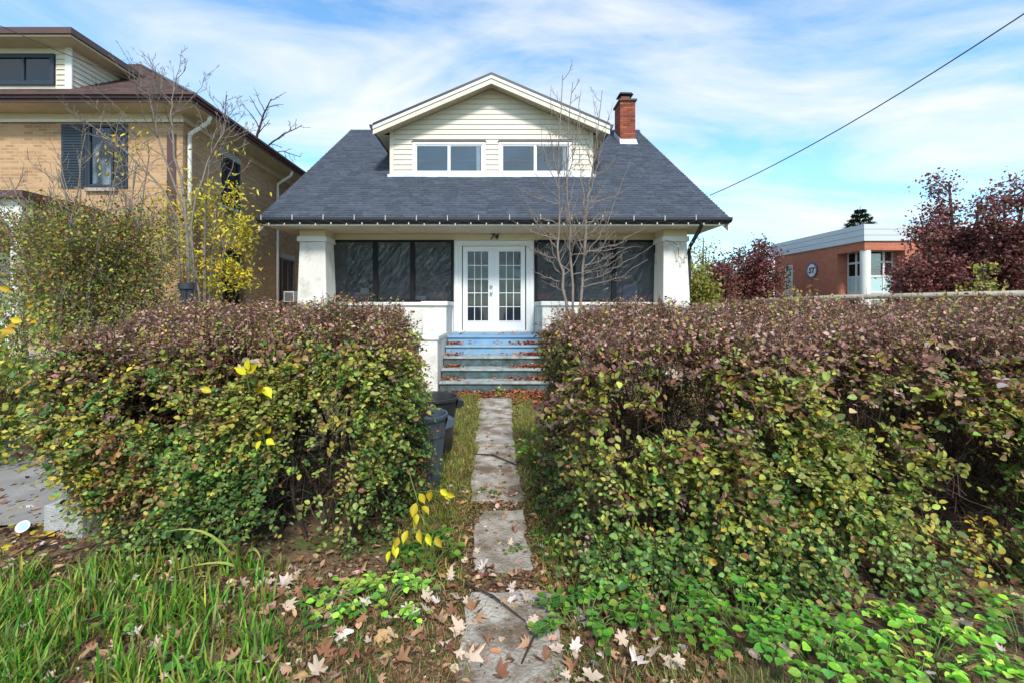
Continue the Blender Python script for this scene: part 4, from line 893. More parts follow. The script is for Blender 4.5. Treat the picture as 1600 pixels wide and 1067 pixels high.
# slim bare tree with three pale stems in front of the porch
rng = np.random.default_rng(3); D0 = 8.0
st3 = [([P(890, 625, D0), P(886, 478, D0), P(878, 430, D0), P(871, 396, D0 + .05), P(873, 354, D0 + .1), P(873, 274, D0 + .1), P(874, 216, D0 + .1), P(879, 118, D0 + .1)], .029),
       ([P(894, 625, D0), P(894, 478, D0 - .05), P(892, 396, D0 - .1), P(889, 354, D0 - .15), P(886, 289, D0 - .2), P(887, 216, D0 - .25), P(895, 129, D0 - .3)], .027),
       ([P(899, 625, D0), P(906, 470, D0 + .1), P(913, 410, D0 + .2), P(916, 354, D0 + .25), P(917, 316, D0 + .3), P(928, 250, D0 + .3), P(941, 142, D0 + .3)], .028)]
for (x0_, y0_, xm, ym_, x1_, y1_, dd_) in ((917, 316, 938, 240, 958, 160, .1), (914, 330, 905, 250, 906, 150, .2), (873, 290, 862, 220, 861, 140, -.1), (886, 289, 900, 220, 908, 140, -.2), (917, 310, 934, 230, 926, 150, .3), (874, 300, 850, 240, 842, 180, 0), (871, 390, 840, 350, 815, 300, -.2), (914, 400, 950, 350, 985, 250, .2), (892, 400, 930, 392, 1000, 385, -.3), (878, 430, 850, 400, 825, 380, -.2)) + tuple((x_, y_, x_ + .55 * w_, y_ - 4 - .1 * abs(w_), x_ + w_, y_ - .42 * abs(w_), .25 * sg_) for x_, y_, w_, sg_ in ((872, 405, -60, -1), (874, 440, -45, 1), (893, 380, 62, -1), (914, 395, 95, 1), (910, 430, 110, -1), (913, 415, 70, 1), (893, 430, 88, -1), (884, 455, -38, 1), (907, 450, 105, -1), (873, 350, -55, 1), (915, 350, 60, -1), (888, 340, 44, -1), (873, 320, -70, 1), (917, 320, 75, 1), (873, 375, -72, -1), (912, 440, 60, 1))):
    st3.append(([P(x0_, y0_, D0 + .1), P(xm, ym_, D0 + .1 + dd_ * .5), P(x1_, y1_, D0 + .1 + dd_)], .010))
tree('bare_tree', 'slim bare tree with three pale stems in front of the porch screens', 'tree', (st3[0][0][0][0], D0, 0), st3, rng, bark=m_barkp, levels=3, kids=(19, 5, 3), ratio=.20, bare=.26, spread=1.0, upw=.8, rmin=.0032)
# tangled shrub before the brick house
rng = np.random.default_rng(8); base = P(150, 660, 7.4); base[2] = 0; stems = []
for i in range(30):
    a = rng.uniform(0, 2 * np.pi); rr = rng.uniform(.3, 2.0); top = base + np.array([rr * math.cos(a) * 1.15, rr * math.sin(a) * .8, rng.uniform(2.9, 4.7) - .5 * rr])
    b0 = base + np.array([rng.normal(0, .35), rng.normal(0, .3), -.03]); mid = b0 * .55 + top * .45 + np.array([0, 0, .35]); stems.append(([b0, mid, top], rng.uniform(.018, .04)))
tree('tangled_shrub', 'big tangled olive shrub with bare upper twigs before the brick house', 'shrub', base, stems, rng, bark=m_barkg, levels=2, kids=(11, 6, 3), ratio=.32, bare=.18, leafn=42000, leafsz=.046, leafcol=np.concatenate([OLIVE * .8, OLIVE * .7, GREEN[:3] * .8, YELL * .9, RUST, MAUVE[:2] * .8]), cl=.17, leafband=(.2, 3.0), rmin=.004)
# tall bare sapling and dead branchy tree by the brick corner
rng = np.random.default_rng(15); q = lambda x, y: P(x, y, 8.6)
tree('bare_sapling', 'thin leafless sapling rising above the brick house gutter', 'tree', q(300, 610) * np.array([1, 1, 0]),
     [([q(302, 612), q(292, 320), q(270, 240), q(268, 180), q(270, 150), q(276, 122)], .03), ([q(302, 610), q(290, 330), q(250, 230), q(240, 180), q(232, 140)], .026), ([q(304, 610), q(300, 330), q(330, 240), q(350, 210), q(356, 175)], .026), ([q(300, 610), q(270, 310), q(190, 230), q(140, 195)], .026)],
     rng, bark=m_barkg, levels=3, kids=(13, 6, 3), ratio=.26, bare=.42, spread=.7, upw=.45, rmin=.004, leafn=120, leaftpl=LAN, leafsz=.10, leafcol=YELL * 1.1, leafband=(2.5, 4.6), cl=.12)
rng = np.random.default_rng(19); q = lambda x, y: P(x, y, 24.5)
tree('dead_tree', 'dark dead tree with crooked branches against the sky between the houses', 'tree', q(385, 525) * np.array([1, 1, 0]),
     [([q(385, 525), q(388, 330), q(400, 215), q(412, 180), q(424, 155)], .11), ([q(388, 400), q(404, 240), q(440, 212), q(472, 196)], .075), ([q(390, 380), q(410, 248), q(440, 236), q(470, 246)], .06), ([q(385, 420), q(370, 260), q(352, 190), q(354, 150)], .065)],
     rng, bark=m_bark, levels=3, kids=(7, 4, 2), ratio=.18, bare=.5, spread=.8, upw=.2, rmin=.011)
# yellow box elder beside the driveway
rng = np.random.default_rng(27); q = lambda x, y, d=10.1: P(x, y, d)
tree('yellow_tree', 'small tree with bright yellow leaves beside the brick house wall', 'tree', q(318, 600) * np.array([1, 1, 0]),
     [([q(318, 605), q(322, 450), q(320, 330), q(328, 245)], .05), ([q(318, 605), q(310, 450), q(290, 360), q(265, 300)], .035), ([q(320, 600), q(340, 440), q(355, 375), q(390, 350)], .035), ([q(320, 600), q(345, 470), q(350, 440), q(372, 425)], .03), ([q(320, 605), q(330, 420), q(340, 310), q(362, 270)], .03)],
     rng, bark=m_barkg, levels=2, kids=(8, 4, 3), ratio=.28, bare=.35, spread=.8, upw=.3, leafn=2300, leaftpl=LAN, leafsz=.105, leafcol=np.concatenate([palette([(226, 206, 66), (216, 196, 60), (204, 194, 80), (224, 190, 66)]), palette([(226, 206, 40)]), OLIVE[:1]]), leafband=(1.2, 4.3), cl=.15, droop=.05, rmin=.005)
# dark red trees on the right
REDS = palette([(120, 62, 66), (138, 70, 74), (108, 60, 60), (128, 82, 72), (104, 74, 64), (116, 88, 70)])
def redtree(px, topy, d, wpx, seed, label, n=9000, col=REDS, name='red_leaf_tree', low=.9, cl=.3, sz=.12, nst=8):
    rng = np.random.default_rng(seed); b0 = P(px, 480, d); b0[2] = 0; hz = P(px, topy, d)[2]; hw = wpx / F * d / 2; st = []
    for i in range(nst):
        a = 2 * np.pi * i / nst + rng.uniform(-.4, .4); rr = hw * rng.uniform(.3, .85); top = b0 + np.array([rr * math.cos(a), rr * math.sin(a) * .7, hz * rng.uniform(.72, 1.0) * (1 - .22 * rr / hw)])
        st.append(([b0 + rng.normal(0, .08, 3) * np.array([1, 1, 0]), b0 + (top - b0) * np.array([.3, .3, .42]), top], .035 + .012 * hz))
    st.append(([b0, b0 + np.array([0, 0, hz * .5]), b0 + np.array([rng.normal(0, .2), 0, hz])], .05 + .015 * hz))
    return tree(name, label, 'tree', b0, st, rng, group='trees beyond the right hedge', bark=m_bark, levels=2, kids=(9, 5, 3), ratio=.26, bare=.22, spread=.9, leafn=n, leafsz=sz, leafcol=col, leafband=(low, 99), cl=cl, rmin=.012)
redtree(1492, 285, 18, 150, 51, 'tall dark red tree in front of the brick hall, middle of three', 17000, cl=.24)
redtree(1580, 292, 16, 150, 52, 'dark red tree cut by the right picture edge', 15000, cl=.24)
redtree(1455, 368, 17, 130, 53, 'low spreading dark red tree touching the brick hall front', 14000, cl=.24)
redtree(1188, 378, 30, 70, 54, 'dark maroon tree right against the brick hall end wall', 9000, cl=.3, sz=.17)
redtree(1152, 392, 31, 80, 55, 'round maroon tree second from the brick hall end wall', 9000, cl=.3, sz=.17)
redtree(1118, 408, 29, 64, 56, 'low brownish maroon tree nearest the bungalow downspout', 8000, np.concatenate([REDS, palette([(96, 84, 50)])]), cl=.3, sz=.17)
redtree(1098, 372, 38, 70, 57, 'thin half bare yellow tree behind the maroon trees', 1300, YELL * .9, 'thin_yellow_tree', cl=.35, sz=.22)
redtree(1093, 418, 27, 48, 58, 'low golden green bush tree beside the bungalow wall', 5000, np.concatenate([YELL * .8, OLIVE * .8]), 'golden_tree', low=.3, cl=.28, sz=.2)
redtree(1530, 415, 12, 50, 61, 'small yellow green sapling in front of the red trees', 900, np.concatenate([OLIVE, YELL]), 'green_sapling', low=.5, cl=.12, sz=.13, nst=4)
# spruce behind the hall
sp = empty('spruce_tree', P(1344, 480, 42) * np.array([1, 1, 0]), 'dark spruce tip showing above the brick hall roof', 'tree')
b0 = P(1344, 480, 42); htop = P(1344, 322, 42)[2]; tk = MB().tube([(b0[0], 42, 0), (b0[0], 42, htop * .5), (b0[0], 42, htop)], [.25, .15, .02], 8).build('trunk', m_bark, sp)
rng = np.random.default_rng(66); n = 9000; h = rng.random(n); tier = np.floor(h * 22) / 22; rr = (1 - tier) * 5.6 * rng.random(n) ** .6; a = (rng.integers(0, 9, n) * .698 + tier * 40 + rng.normal(0, .12, n))
pos = np.stack([b0[0] + rr * np.cos(a), 42 + rr * np.sin(a), 1.5 + (htop - 1.5) * tier + rr * .12 - .25 * rng.random(n)], 1); T = nrm(np.stack([np.cos(a), np.sin(a), rng.uniform(-.5, .3, n)], 1))
link('crown', instance(LAN, pos, T, nrm(rng.normal(0, .4, (n, 3)) + np.array([0, 0, 1.])), rng.uniform(.16, .36, n), rng.uniform(.2, .4, n), jitter(np.tile(lin((44, 62, 40)), (n, 1)), .3, rng), 'crown'), m_leaf, sp)['kind'] = 'stuff'

# leafy shrubs that fill the strip behind the right hedge and left garden
def bush(name, label, c, rx, ry, hz, n, col, seed, sz=.05, group=None, tpl=DIA, stalks=60):
    rng = np.random.default_rng(seed); root = empty(name, (c[0], c[1], 0), label, 'shrub', group)
    d = nrm(rng.normal(0, 1, (n, 3))); d[:, 2] = np.abs(d[:, 2]); r = rng.uniform(.35, 1, n) ** .6; lum = .75 + .5 * vnoise(d, 2.2, seed)
    pos = np.stack([c[0] + d[:, 0] * r * rx * lum, c[1] + d[:, 1] * r * ry * lum, .08 + d[:, 2] * r * hz * lum], 1)
    keep = rng.random(n) < np.clip((vnoise(pos, 4, seed + 2) - .25) * 3, .1, 1); pos, d = pos[keep], d[keep]; n = len(pos)
    T = nrm(d + rng.normal(0, .7, (n, 3))); N_ = nrm(d * .5 + np.array([0, -.2, .7]) + rng.normal(0, .5, (n, 3))); L = sz * rng.uniform(.6, 1.3, n)
    link('foliage', instance(tpl, pos, T, N_, L, L * rng.uniform(.8, 1.2, n), jitter(pick(col, n, rng), .22, rng), 'foliage'), m_leaf, root)['kind'] = 'stuff'
    dd = nrm(rng.normal(0, 1, (stalks, 3))); dd[:, 2] = np.abs(dd[:, 2]) + .2; p0 = np.tile(np.array([c[0], c[1], -.02]), (stalks, 1)) + rng.normal(0, .08, (stalks, 3)) * np.array([1, 1, 0]); p1 = np.stack([c[0] + dd[:, 0] * rx * .85, c[1] + dd[:, 1] * ry * .85, dd[:, 2] * hz * .95], 1)
    link('branches', twigs(p0, p1, .008, .002, 'branches', jitter(np.tile(lin((88, 66, 56)), (stalks, 1)), .3, rng), (p0 + p1) / 2 + np.array([0, 0, hz * .12])), m_twig, root)['kind'] = 'stuff'
    return root
WARM = np.concatenate([YELL, RUST, OLIVE, MAUVE[:3]])
for i, (px, d, rx, hz, lab) in enumerate([(1130, 6.4, .8, 1.55, 'amber shrub behind the long hedge nearest the bungalow corner'), (1240, 6.6, .8, 1.62, 'amber shrub behind the long hedge below the round sign'), (1340, 6.3, .8, 1.60, 'amber shrub below the white corner column of the hall'), (1440, 6.2, .8, 1.62, 'amber shrub under the fence rail before the low red tree'), (1550, 5.9, .8, 1.66, 'amber shrub under the fence rail at the right edge')]):
    bush('autumn_shrub', lab, P(px, 480, d), rx, .7, hz, 6000, WARM, 80 + i, group='amber shrubs behind the long hedge')
YG = np.concatenate([YELL * 1.15, OLIVE, OLIVE, GREEN])
bush('garden_shrub', 'yellow green shrub at the far left beside the driveway', P(30, 480, 5.6), .9, .6, 1.45, 5000, YG, 91, .06)
bush('garden_shrub', 'dark green low shrub at the foot of the tangled shrub', P(215, 480, 6.6), 1.0, .6, 1.5, 5000, np.concatenate([GREEN * .8, OLIVE * .8]), 92, .05)
bush('garden_shrub', 'yellow leaved bush behind the left end of the hedge', P(-40, 480, 4.6), .8, .5, 1.35, 3600, YG, 93, .07)
# tall weed stalk in front of the round sign
ws = empty('weed_stalk', P(1270, 480, 5.2) * np.array([1, 1, 0]), 'tall brown weed stalk standing in front of the round sign', 'weed'); q = lambda x, y: P(x, y, 5.2)
MB().tube([(q(1272, 0)[0], 5.2, 0), q(1271, 480), q(1270, 432)], [.008, .006, .003], 5).build('stem', m_bark, ws)
b = [q(1270 + s, y) for y, s in ((440, 4), (448, -5), (455, 5), (462, -5), (470, 6), (476, -6))]; T = nrm(np.array([[s, -.2, -.3] for s in (1, -1, 1, -1, 1, -1)], float))
link('leaf_tufts', instance(LAN, np.array([q(1270, y) for y in (436, 446, 453, 460, 468, 475)]), T, np.tile([[0, -.5, .8]], (6, 1)), np.full(6, .09), np.full(6, .10), np.tile(lin((96, 66, 48)), (6, 1)), 'leaf_tufts'), m_dry, ws)['kind'] = 'stuff'

# ------------------------------------------------------------------ bins, post, block, litter
def bin_(name, label, c, r, h, m, ribs):
    e = empty(name, c, label, 'bin'); b = MB()
    b.lathe(c, [(0, .004), (r * .74, .004), (r * .76, .0), (r * .79, .03), (r * .90, h * .70), (r * .93, h * .705), (r * .95, h * .93), (r * 1.0, h * .94), (r * 1.03, h * .965), (r * 1.02, h), (r * .97, h), (r * .94, h * .96), (r * .74, .02), (0, .02)], 36)
    b.build('bin_body', m, e, smooth=True).modifiers.new('s', 'EDGE_SPLIT').split_angle = math.radians(35)
    for s in (0, 1):
        a = .35 + s * math.pi; hx, hy = c[0] + math.cos(a) * r, c[1] + math.sin(a) * r; ux, uy = -math.sin(a), math.cos(a); vx, vy = math.cos(a), math.sin(a)
        b = MB(); w2 = .075
        b.prism([(hx - ux * w2, hy - uy * w2, c[2] + h * .93), (hx - ux * w2 + vx * .06, hy - uy * w2 + vy * .06, c[2] + h * .90), (hx - ux * w2 + vx * .055, hy - uy * w2 + vy * .055, c[2] + h * .80), (hx - ux * w2 - vx * .03, hy - uy * w2 - vy * .03, c[2] + h * .76)], (ux * w2 * 2, uy * w2 * 2, 0)); b.build('handle', m, e, bevel=.006)
    return e
bin_('garbage_can', 'round blue grey plastic garbage can beside the hedge end', (-.67, 4.06, 0), .255, .62, m_bingrey, 0)
bin_('garbage_can', 'open black plastic tub behind the blue grey can', (-.68, 4.95, 0), .29, .60, m_binblack, 0)
fp = empty('fluted_post', P(292, 480, 7.0) * np.array([1, 1, 0]), 'black fluted post with a wider collar behind the left hedge', 'post')
c = P(292, 480, 7.0); zt = P(292, 443, 7.0)[2]; b = MB(); n = 40; an = np.linspace(0, 2 * np.pi, n, endpoint=False); rr = .088 + .008 * np.sign(np.sin(an * 10))
b.prism([(c[0] + rr[i] * math.cos(an[i]), c[1] + rr[i] * math.sin(an[i]), 0) for i in range(n)], (0, 0, zt - .1)); b.build('shaft', m_binblack, fp)
MB().lathe((c[0], c[1], zt - .1), [(.09, 0), (.115, .01), (.115, .10), (0, .10)], 24).build('collar', m_binblack, fp)
cb = empty('concrete_block', G(122, 826), 'grey hollow concrete block at the left foot of the hedge', 'block')
c = G(122, 828); b = MB(); L2, W2, hh = .175, .095, .19
for x0, x1, y0, y1 in ((-L2, L2, -W2, -W2 + .032), (-L2, L2, W2 - .032, W2), (-L2, -L2 + .032, -W2 + .032, W2 - .032), (-.016, .016, -W2 + .032, W2 - .032), (L2 - .032, L2, -W2 + .032, W2 - .032)): b.box(x0, x1, y0, y1, 0, hh)
b.box(-L2 + .032, L2 - .032, -W2 + .032, W2 - .032, 0, .06)
o = b.build('block_body', m_block, cb, bevel=.004); o.location = Vector(c) - worldloc(cb); o.rotation_euler = (.0, .03, math.radians(-14))
ld = empty('plastic_lid', G(37, 833), 'small round white plastic lid with blue print near the block', 'lid'); c = G(37, 833)
b = MB(); b.lathe((0, 0, 0), [(0, 0), (.034, 0), (.040, .004), (.040, .016), (.036, .016), (.034, .010), (.030, .008), (0, .008)], 28); o = b.build('lid_rim', m_vinyl, ld, smooth=True); o.location = Vector((0, 0, .045)); o.rotation_euler = (math.radians(50), .1, .2)
b = MB(); b.lathe((0, 0, 0), [(0, .0105), (.028, .0105), (.028, .0115), (0, .0115)], 24); o = b.build('lid_print', m_lidblue, ld); o.location = Vector((0, 0, .045)); o.rotation_euler = (math.radians(50), .1, .2)

# ------------------------------------------------------------------ grass, litter, weeds, fallen leaves
def blades(name, pts, hgt, wid, col, rng, m=m_grass, lean=.5, kind='stuff', label=None, cat=None):
    n = len(pts); a = rng.uniform(0, 2 * np.pi, n); hd = np.stack([np.cos(a), np.sin(a), np.zeros(n)], 1); sd_ = np.stack([-np.sin(a), np.cos(a), np.zeros(n)], 1); ln = rng.uniform(.15, 1, n) * lean
    V = []
    for t, wk in ((0, .8), (.35, 1), (.7, .75), (1, 0)):
        c = pts + hd * (hgt * ln * t ** 2)[:, None] + np.array([0, 0, 1.]) * (hgt * (t - .45 * ln * t ** 2.5))[:, None]
        if wk: V += [c - sd_ * (wid * wk)[:, None] / 2, c + sd_ * (wid * wk)[:, None] / 2]
        else: V.append(c)
    V = np.stack(V, 1); f = [0, 1, 3, 2, 2, 3, 5, 4, 4, 5, 6]; flat = (np.array(f)[None] + (np.arange(n) * 7)[:, None]).ravel()
    o = link(name, npmesh(name, V.reshape(-1, 3), flat, np.tile([4, 4, 3], n), np.repeat(col, 7, axis=0)), m); return tag(o, label, cat, kind=kind)
def region(px0, px1, py0, py1, n, rng, clump=0):
    """ground points spread evenly over the ground seen in that part of the picture"""
    d0, d1 = F * H / (py1 - CY), F * H / (py0 - CY); y = np.sqrt(rng.uniform(d0 ** 2, d1 ** 2, n)); x = (rng.uniform(px0, px1, n) - CX) / F * y
    p = np.stack([x, y, np.full(n, -.005)], 1)
    if clump: c = p[rng.integers(0, max(1, n // clump), n)]; p = c + np.concatenate([rng.normal(0, .035, (n, 2)), np.zeros((n, 1))], 1)
    return p
rng = np.random.default_rng(101)
GR = palette([(86, 148, 40), (104, 164, 48), (70, 128, 44), (128, 172, 60), (96, 140, 60)]); DRYG = palette([(150, 130, 84), (132, 110, 70), (168, 148, 104), (112, 92, 60)])
p = np.concatenate([region(-60, 330, 900, 1110, 1700, rng, 16), region(120, 440, 880, 1110, 900, rng, 14), region(-60, 120, 950, 1110, 600, rng, 12)]); n = len(p)
g = blades('grass', p, rng.uniform(.04, .21, n), rng.uniform(.005, .012, n), jitter(pick(np.concatenate([GR, GR, OLIVE, DRYG[:1]]), n, rng), .22, rng), rng, lean=.75); tag(g, 'long bright green grass in the left corner below the hedge', 'grass')
p = np.concatenate([region(380, 740, 905, 1110, 5200, rng, 6), region(860, 1120, 985, 1110, 2600, rng, 6), region(-50, 460, 870, 1110, 3500, rng, 6), region(700, 900, 770, 900, 900, rng, 5), region(1100, 1640, 1010, 1110, 1500, rng, 6)]); n = len(p)
g = blades('grass', p, rng.uniform(.02, .075, n), rng.uniform(.002, .0045, n), jitter(np.where((rng.random(n) < .72)[:, None], pick(DRYG, n, rng), pick(GR * .8, n, rng)), .2, rng), rng, lean=1.0); tag(g, 'short dry brown grass round the near end of the path', 'grass')
def gside(x0, x1, y0, y1, k, cl=0):
    q = np.stack([rng.uniform(x0, x1, k), rng.uniform(y0, y1, k), np.full(k, -.005)], 1)
    if cl: q = q[rng.integers(0, max(1, k // cl), k)] + np.concatenate([rng.normal(0, .03, (k, 2)), np.zeros((k, 1))], 1)
    return q
p = np.concatenate([gside(-.55, -.16, 3.3, 8.1, 9000, 16), gside(.24, .56, 3.3, 8.1, 7000, 16), gside(-.22, .28, 3.4, 8.0, 900, 12), gside(-.2, -.1, 3.5, 8.0, 900, 10), gside(.16, .28, 3.5, 8.0, 900, 10), gside(-.25, .3, 5.02, 5.14, 260), gside(-.25, .32, 6.0, 6.14, 300), gside(-.3, .3, 7.0, 7.08, 200), gside(-.6, -.16, 2.5, 3.4, 1300, 14), gside(.26, .56, 2.5, 3.4, 1200, 14), gside(-3, -.5, 3.9, 8.2, 5000), gside(.5, 4.5, 4.4, 9.5, 5000)]); n = len(p)
edge_ = np.abs(p[:, 0] - .03); hg = rng.uniform(.03, .10, n) * np.clip((edge_ - .05) * 4, .35, 1.3)
g = blades('grass', p, hg, rng.uniform(.003, .007, n), jitter(np.where((rng.random(n) < .3)[:, None], pick(DRYG, n, rng), pick(np.concatenate([GR * .75, OLIVE * .9, OLIVE, YELL * .8]), n, rng)), .25, rng), rng, lean=1.25); tag(g, 'ragged green and straw grass edging the concrete path', 'grass')
p = gside(-60, 60, 12, 60, 10); 
# brown crumbs and shredded litter over the soil
def litter(name, p, sz, pal, label, rng, tpl=DIA, zj=.012):
    n = len(p); p = p.copy(); p[:, 2] = .006 + rng.random(n) * zj; T = nrm(np.concatenate([rng.normal(0, 1, (n, 2)), rng.normal(0, .18, (n, 1))], 1)); N_ = nrm(rng.normal(0, .3, (n, 3)) + np.array([0, 0, 1.])); L = rng.uniform(sz[0], sz[1], n)
    return tag(link(name, instance(tpl, p, T, N_, L, L * rng.uniform(.5, 1.1, n), jitter(pick(pal, n, rng), .25, rng), name), m_dry), label, 'litter', kind='stuff')
LIT = palette([(120, 86, 62), (98, 70, 52), (142, 108, 80), (84, 58, 46), (150, 122, 96)])
litter('leaf_crumbs', np.concatenate([region(300, 1130, 880, 1110, 5200, rng), region(680, 900, 770, 900, 1500, rng), gside(-2.9, -.5, 2.4, 3.6, 1600), gside(.5, 4.8, 2.1, 3.4, 3200), gside(-3.8, -2.6, 2.2, 3.6, 1500), region(-60, 420, 880, 1110, 3200, rng), gside(-.3, .42, 1.8, 4, 3600), gside(-.3, .4, 4, 8, 2200)]), (.010, .038), LIT, 'crumbled brown leaf litter over the soil and path edges', rng)
litter('leaf_fragments', np.concatenate([region(380, 1120, 900, 1110, 700, rng), region(690, 890, 760, 900, 260, rng), region(0, 400, 880, 1110, 260, rng), gside(.5, 4.6, 2.0, 2.9, 500), gside(-2.9, -.5, 2.3, 3.2, 320), gside(-.35, .45, 3.4, 8, 260)]), (.025, .065), np.concatenate([LIT * 1.25, palette([(196, 164, 136), (206, 180, 158)])]), 'torn brown leaf pieces strewn between the hedges and grass', rng, OV, .02)
REDL = palette([(146, 78, 50), (164, 98, 66), (122, 62, 44), (178, 118, 86), (112, 66, 50)])
sp_ = [gside(-1.0, 1.05, 7.75, 8.42, 900), gside(.3, 1.5, 7.2, 8.4, 800)]; lt = np.concatenate(sp_)
litter('leaf_drift', lt, (.035, .085), REDL, 'drift of red brown fallen leaves at the foot of the steps', rng, OV, .05)
pts = []
for i in range(5):
    y0 = 8.42 + .37 * i; zt = .19 * (i + 1); k = 210 if i < 4 else 25
    x = np.where(rng.random(k) < .72, 1.0 - np.abs(rng.normal(0, .38, k)), -.98 + np.abs(rng.normal(0, .22, k))); x = np.clip(x, -.98, 1.0); pts.append(np.stack([x, y0 + rng.uniform(.12, .34, k), np.full(k, zt)], 1))
pts = np.concatenate(pts); n = len(pts); pts[:, 2] += .008 + rng.random(n) * .05; L = rng.uniform(.03, .08, n)
tag(link('leaf_drift', instance(OV, pts, nrm(np.concatenate([rng.normal(0, 1, (n, 2)), rng.normal(0, .3, (n, 1))], 1)), nrm(rng.normal(0, .4, (n, 3)) + np.array([0, -.2, 1.])), L, L, jitter(pick(REDL, n, rng), .25, rng), 'leaf_drift'), m_dry), 'red brown leaves heaped in the corners of the porch steps', 'litter', kind='stuff')
litter('leaf_drift', np.concatenate([gside(-4.2, -2.9, 2.4, 4.2, 900), gside(-9, -6.6, 6.2, 9.5, 900)]), (.03, .09), np.concatenate([LIT, YELL]), 'scattered leaves along the edge of the grey driveway', rng, OV)

# fallen maple and oak leaves, one object each
def leafshape(kind, seed):
    rng = np.random.default_rng(seed); ang = []; rad = []
    if kind == 'maple': lob = [(-2.6, .42), (-2.1, .40), (-1.75, .74), (-1.55, .70), (-1.2, .48), (-.95, .80), (-.78, .90), (-.42, .55), (-.12, .95), (0, 1.05), (.14, .92), (.42, .55), (.78, .90), (.95, .78), (1.2, .48), (1.55, .70), (1.75, .72), (2.1, .40), (2.6, .42)]
    else: lob = [(-2.5, .22), (-2.0, .42), (-1.75, .26), (-1.3, .55), (-1.0, .32), (-.7, .74), (-.42, .48), (-.2, .9), (0, 1.0), (.2, .9), (.42, .48), (.7, .74), (1.0, .32), (1.3, .55), (1.75, .26), (2.0, .42), (2.5, .22)]
    v = [(0, 0, 0)]
    for a, r in lob:
        r *= rng.uniform(.88, 1.12); v.append((math.sin(a) * r, math.cos(a) * r, 0))
    v.append((.015, -.75, .02)); v.append((-.015, -.75, .02))
    cu, cv, ph = rng.uniform(.3, 1.3), rng.uniform(-.6, .6), rng.uniform(0, 6)
    v = [(x * .5, y * .5, .5 * (cu * x * x + cv * y * y + .10 * math.sin(5 * x + ph) + .08 * math.sin(6 * y + ph * 2))) for x, y, z in v]
    n = len(lob); f = [(0, i + 1, i + 2) for i in range(n - 1)] + [(0, n + 1, n + 2)]
    return v, f
rng = np.random.default_rng(202)
TONES = [((218, 194, 172), 'pale tan'), ((194, 154, 120), 'tan'), ((166, 122, 90), 'brown'), ((230, 214, 204), 'bleached pinkish'), ((206, 166, 118), 'ochre'), ((150, 104, 78), 'russet')]
lm = {}
for t in range(6):
    for k in range(4):
        v, f = leafshape('maple' if k < 2 else 'oak', t * 7 + k); b = MB().add(v, f, tuple(lin(TONES[t][0]) * .80) + (1,)); me = b.mesh('fallen_leaf', True); me.materials.append(m_dry); lm[(t, k)] = me
spots = []
def fl(k, px0, px1, py0, py1, where, s0=.055, s1=.13):
    for q in region(px0, px1, py0, py1, k, rng): spots.append((q, where, rng.uniform(s0, s1)))
fl(40, 700, 900, 890, 1075, 'lying on the near concrete path slab'); fl(22, 690, 890, 760, 900, 'lying on the bare earth between the hedges', .05, .10)
fl(92, 380, 720, 900, 1080, 'lying on the dry grass left of the path'); fl(56, 880, 1120, 960, 1080, 'lying on the dry grass right of the path')
fl(44, 0, 400, 880, 1075, 'lying among the long green grass', .06, .11); fl(26, 1100, 1600, 985, 1075, 'lying under the weeds by the long hedge', .06, .11); fl(22, 0, 150, 790, 900, 'lying near the concrete block', .05, .09); fl(16, 700, 850, 620, 740, 'lying on the far path slabs', .05, .08)
for q, where, s in spots:
    t = rng.choice(6, p=[.27, .22, .15, .17, .12, .07]); o = bpy.data.objects.new('fallen_leaf', lm[(t, rng.integers(0, 4))]); COL.objects.link(o); o.location = (q[0], q[1], .030 + rng.random() * .016)
    o.rotation_euler = (rng.normal(0, .35), rng.normal(0, .35) + (math.pi if rng.random() < .35 else 0), rng.uniform(0, 6.28)); o.scale = (s,) * 3
    tag(o, f'{TONES[t][1]} curled fallen leaf {where}', 'leaf', f'{TONES[t][1]} leaves {where}')
# twigs lying about
stick = MB().tube([G(738, 713) + [0, 0, .03], G(770, 716) + [0, 0, .04], G(808, 731) + [0, 0, .03]], [.005, .008, .005], 6).build('fallen_stick', m_bark); tag(stick, 'dark straight stick lying across the middle of the path', 'stick')
for i, (a, b_, c_) in enumerate([((0, 905), (60, 870), (118, 846)), ((10, 880), (70, 850), (140, 812)), ((20, 915), (90, 880), (170, 850)), ((700, 905), (770, 945), (830, 985)), ((815, 1045), (835, 1010), (870, 990))]):
    o = MB().tube([G(*a) + [0, 0, .025], G(*b_) + [0, 0, .05], G(*c_) + [0, 0, .025]], [.004, .006, .003], 5).build('fallen_stick', m_bark)
    tag(o, ['thin stick lying nearest the left picture edge by the lid', 'long thin stick leading up to the concrete block', 'thin stick lying in front of the concrete block', 'thin stick slanting over the near path slab', 'short forked stick by the near path slab edge'][i], 'stick')

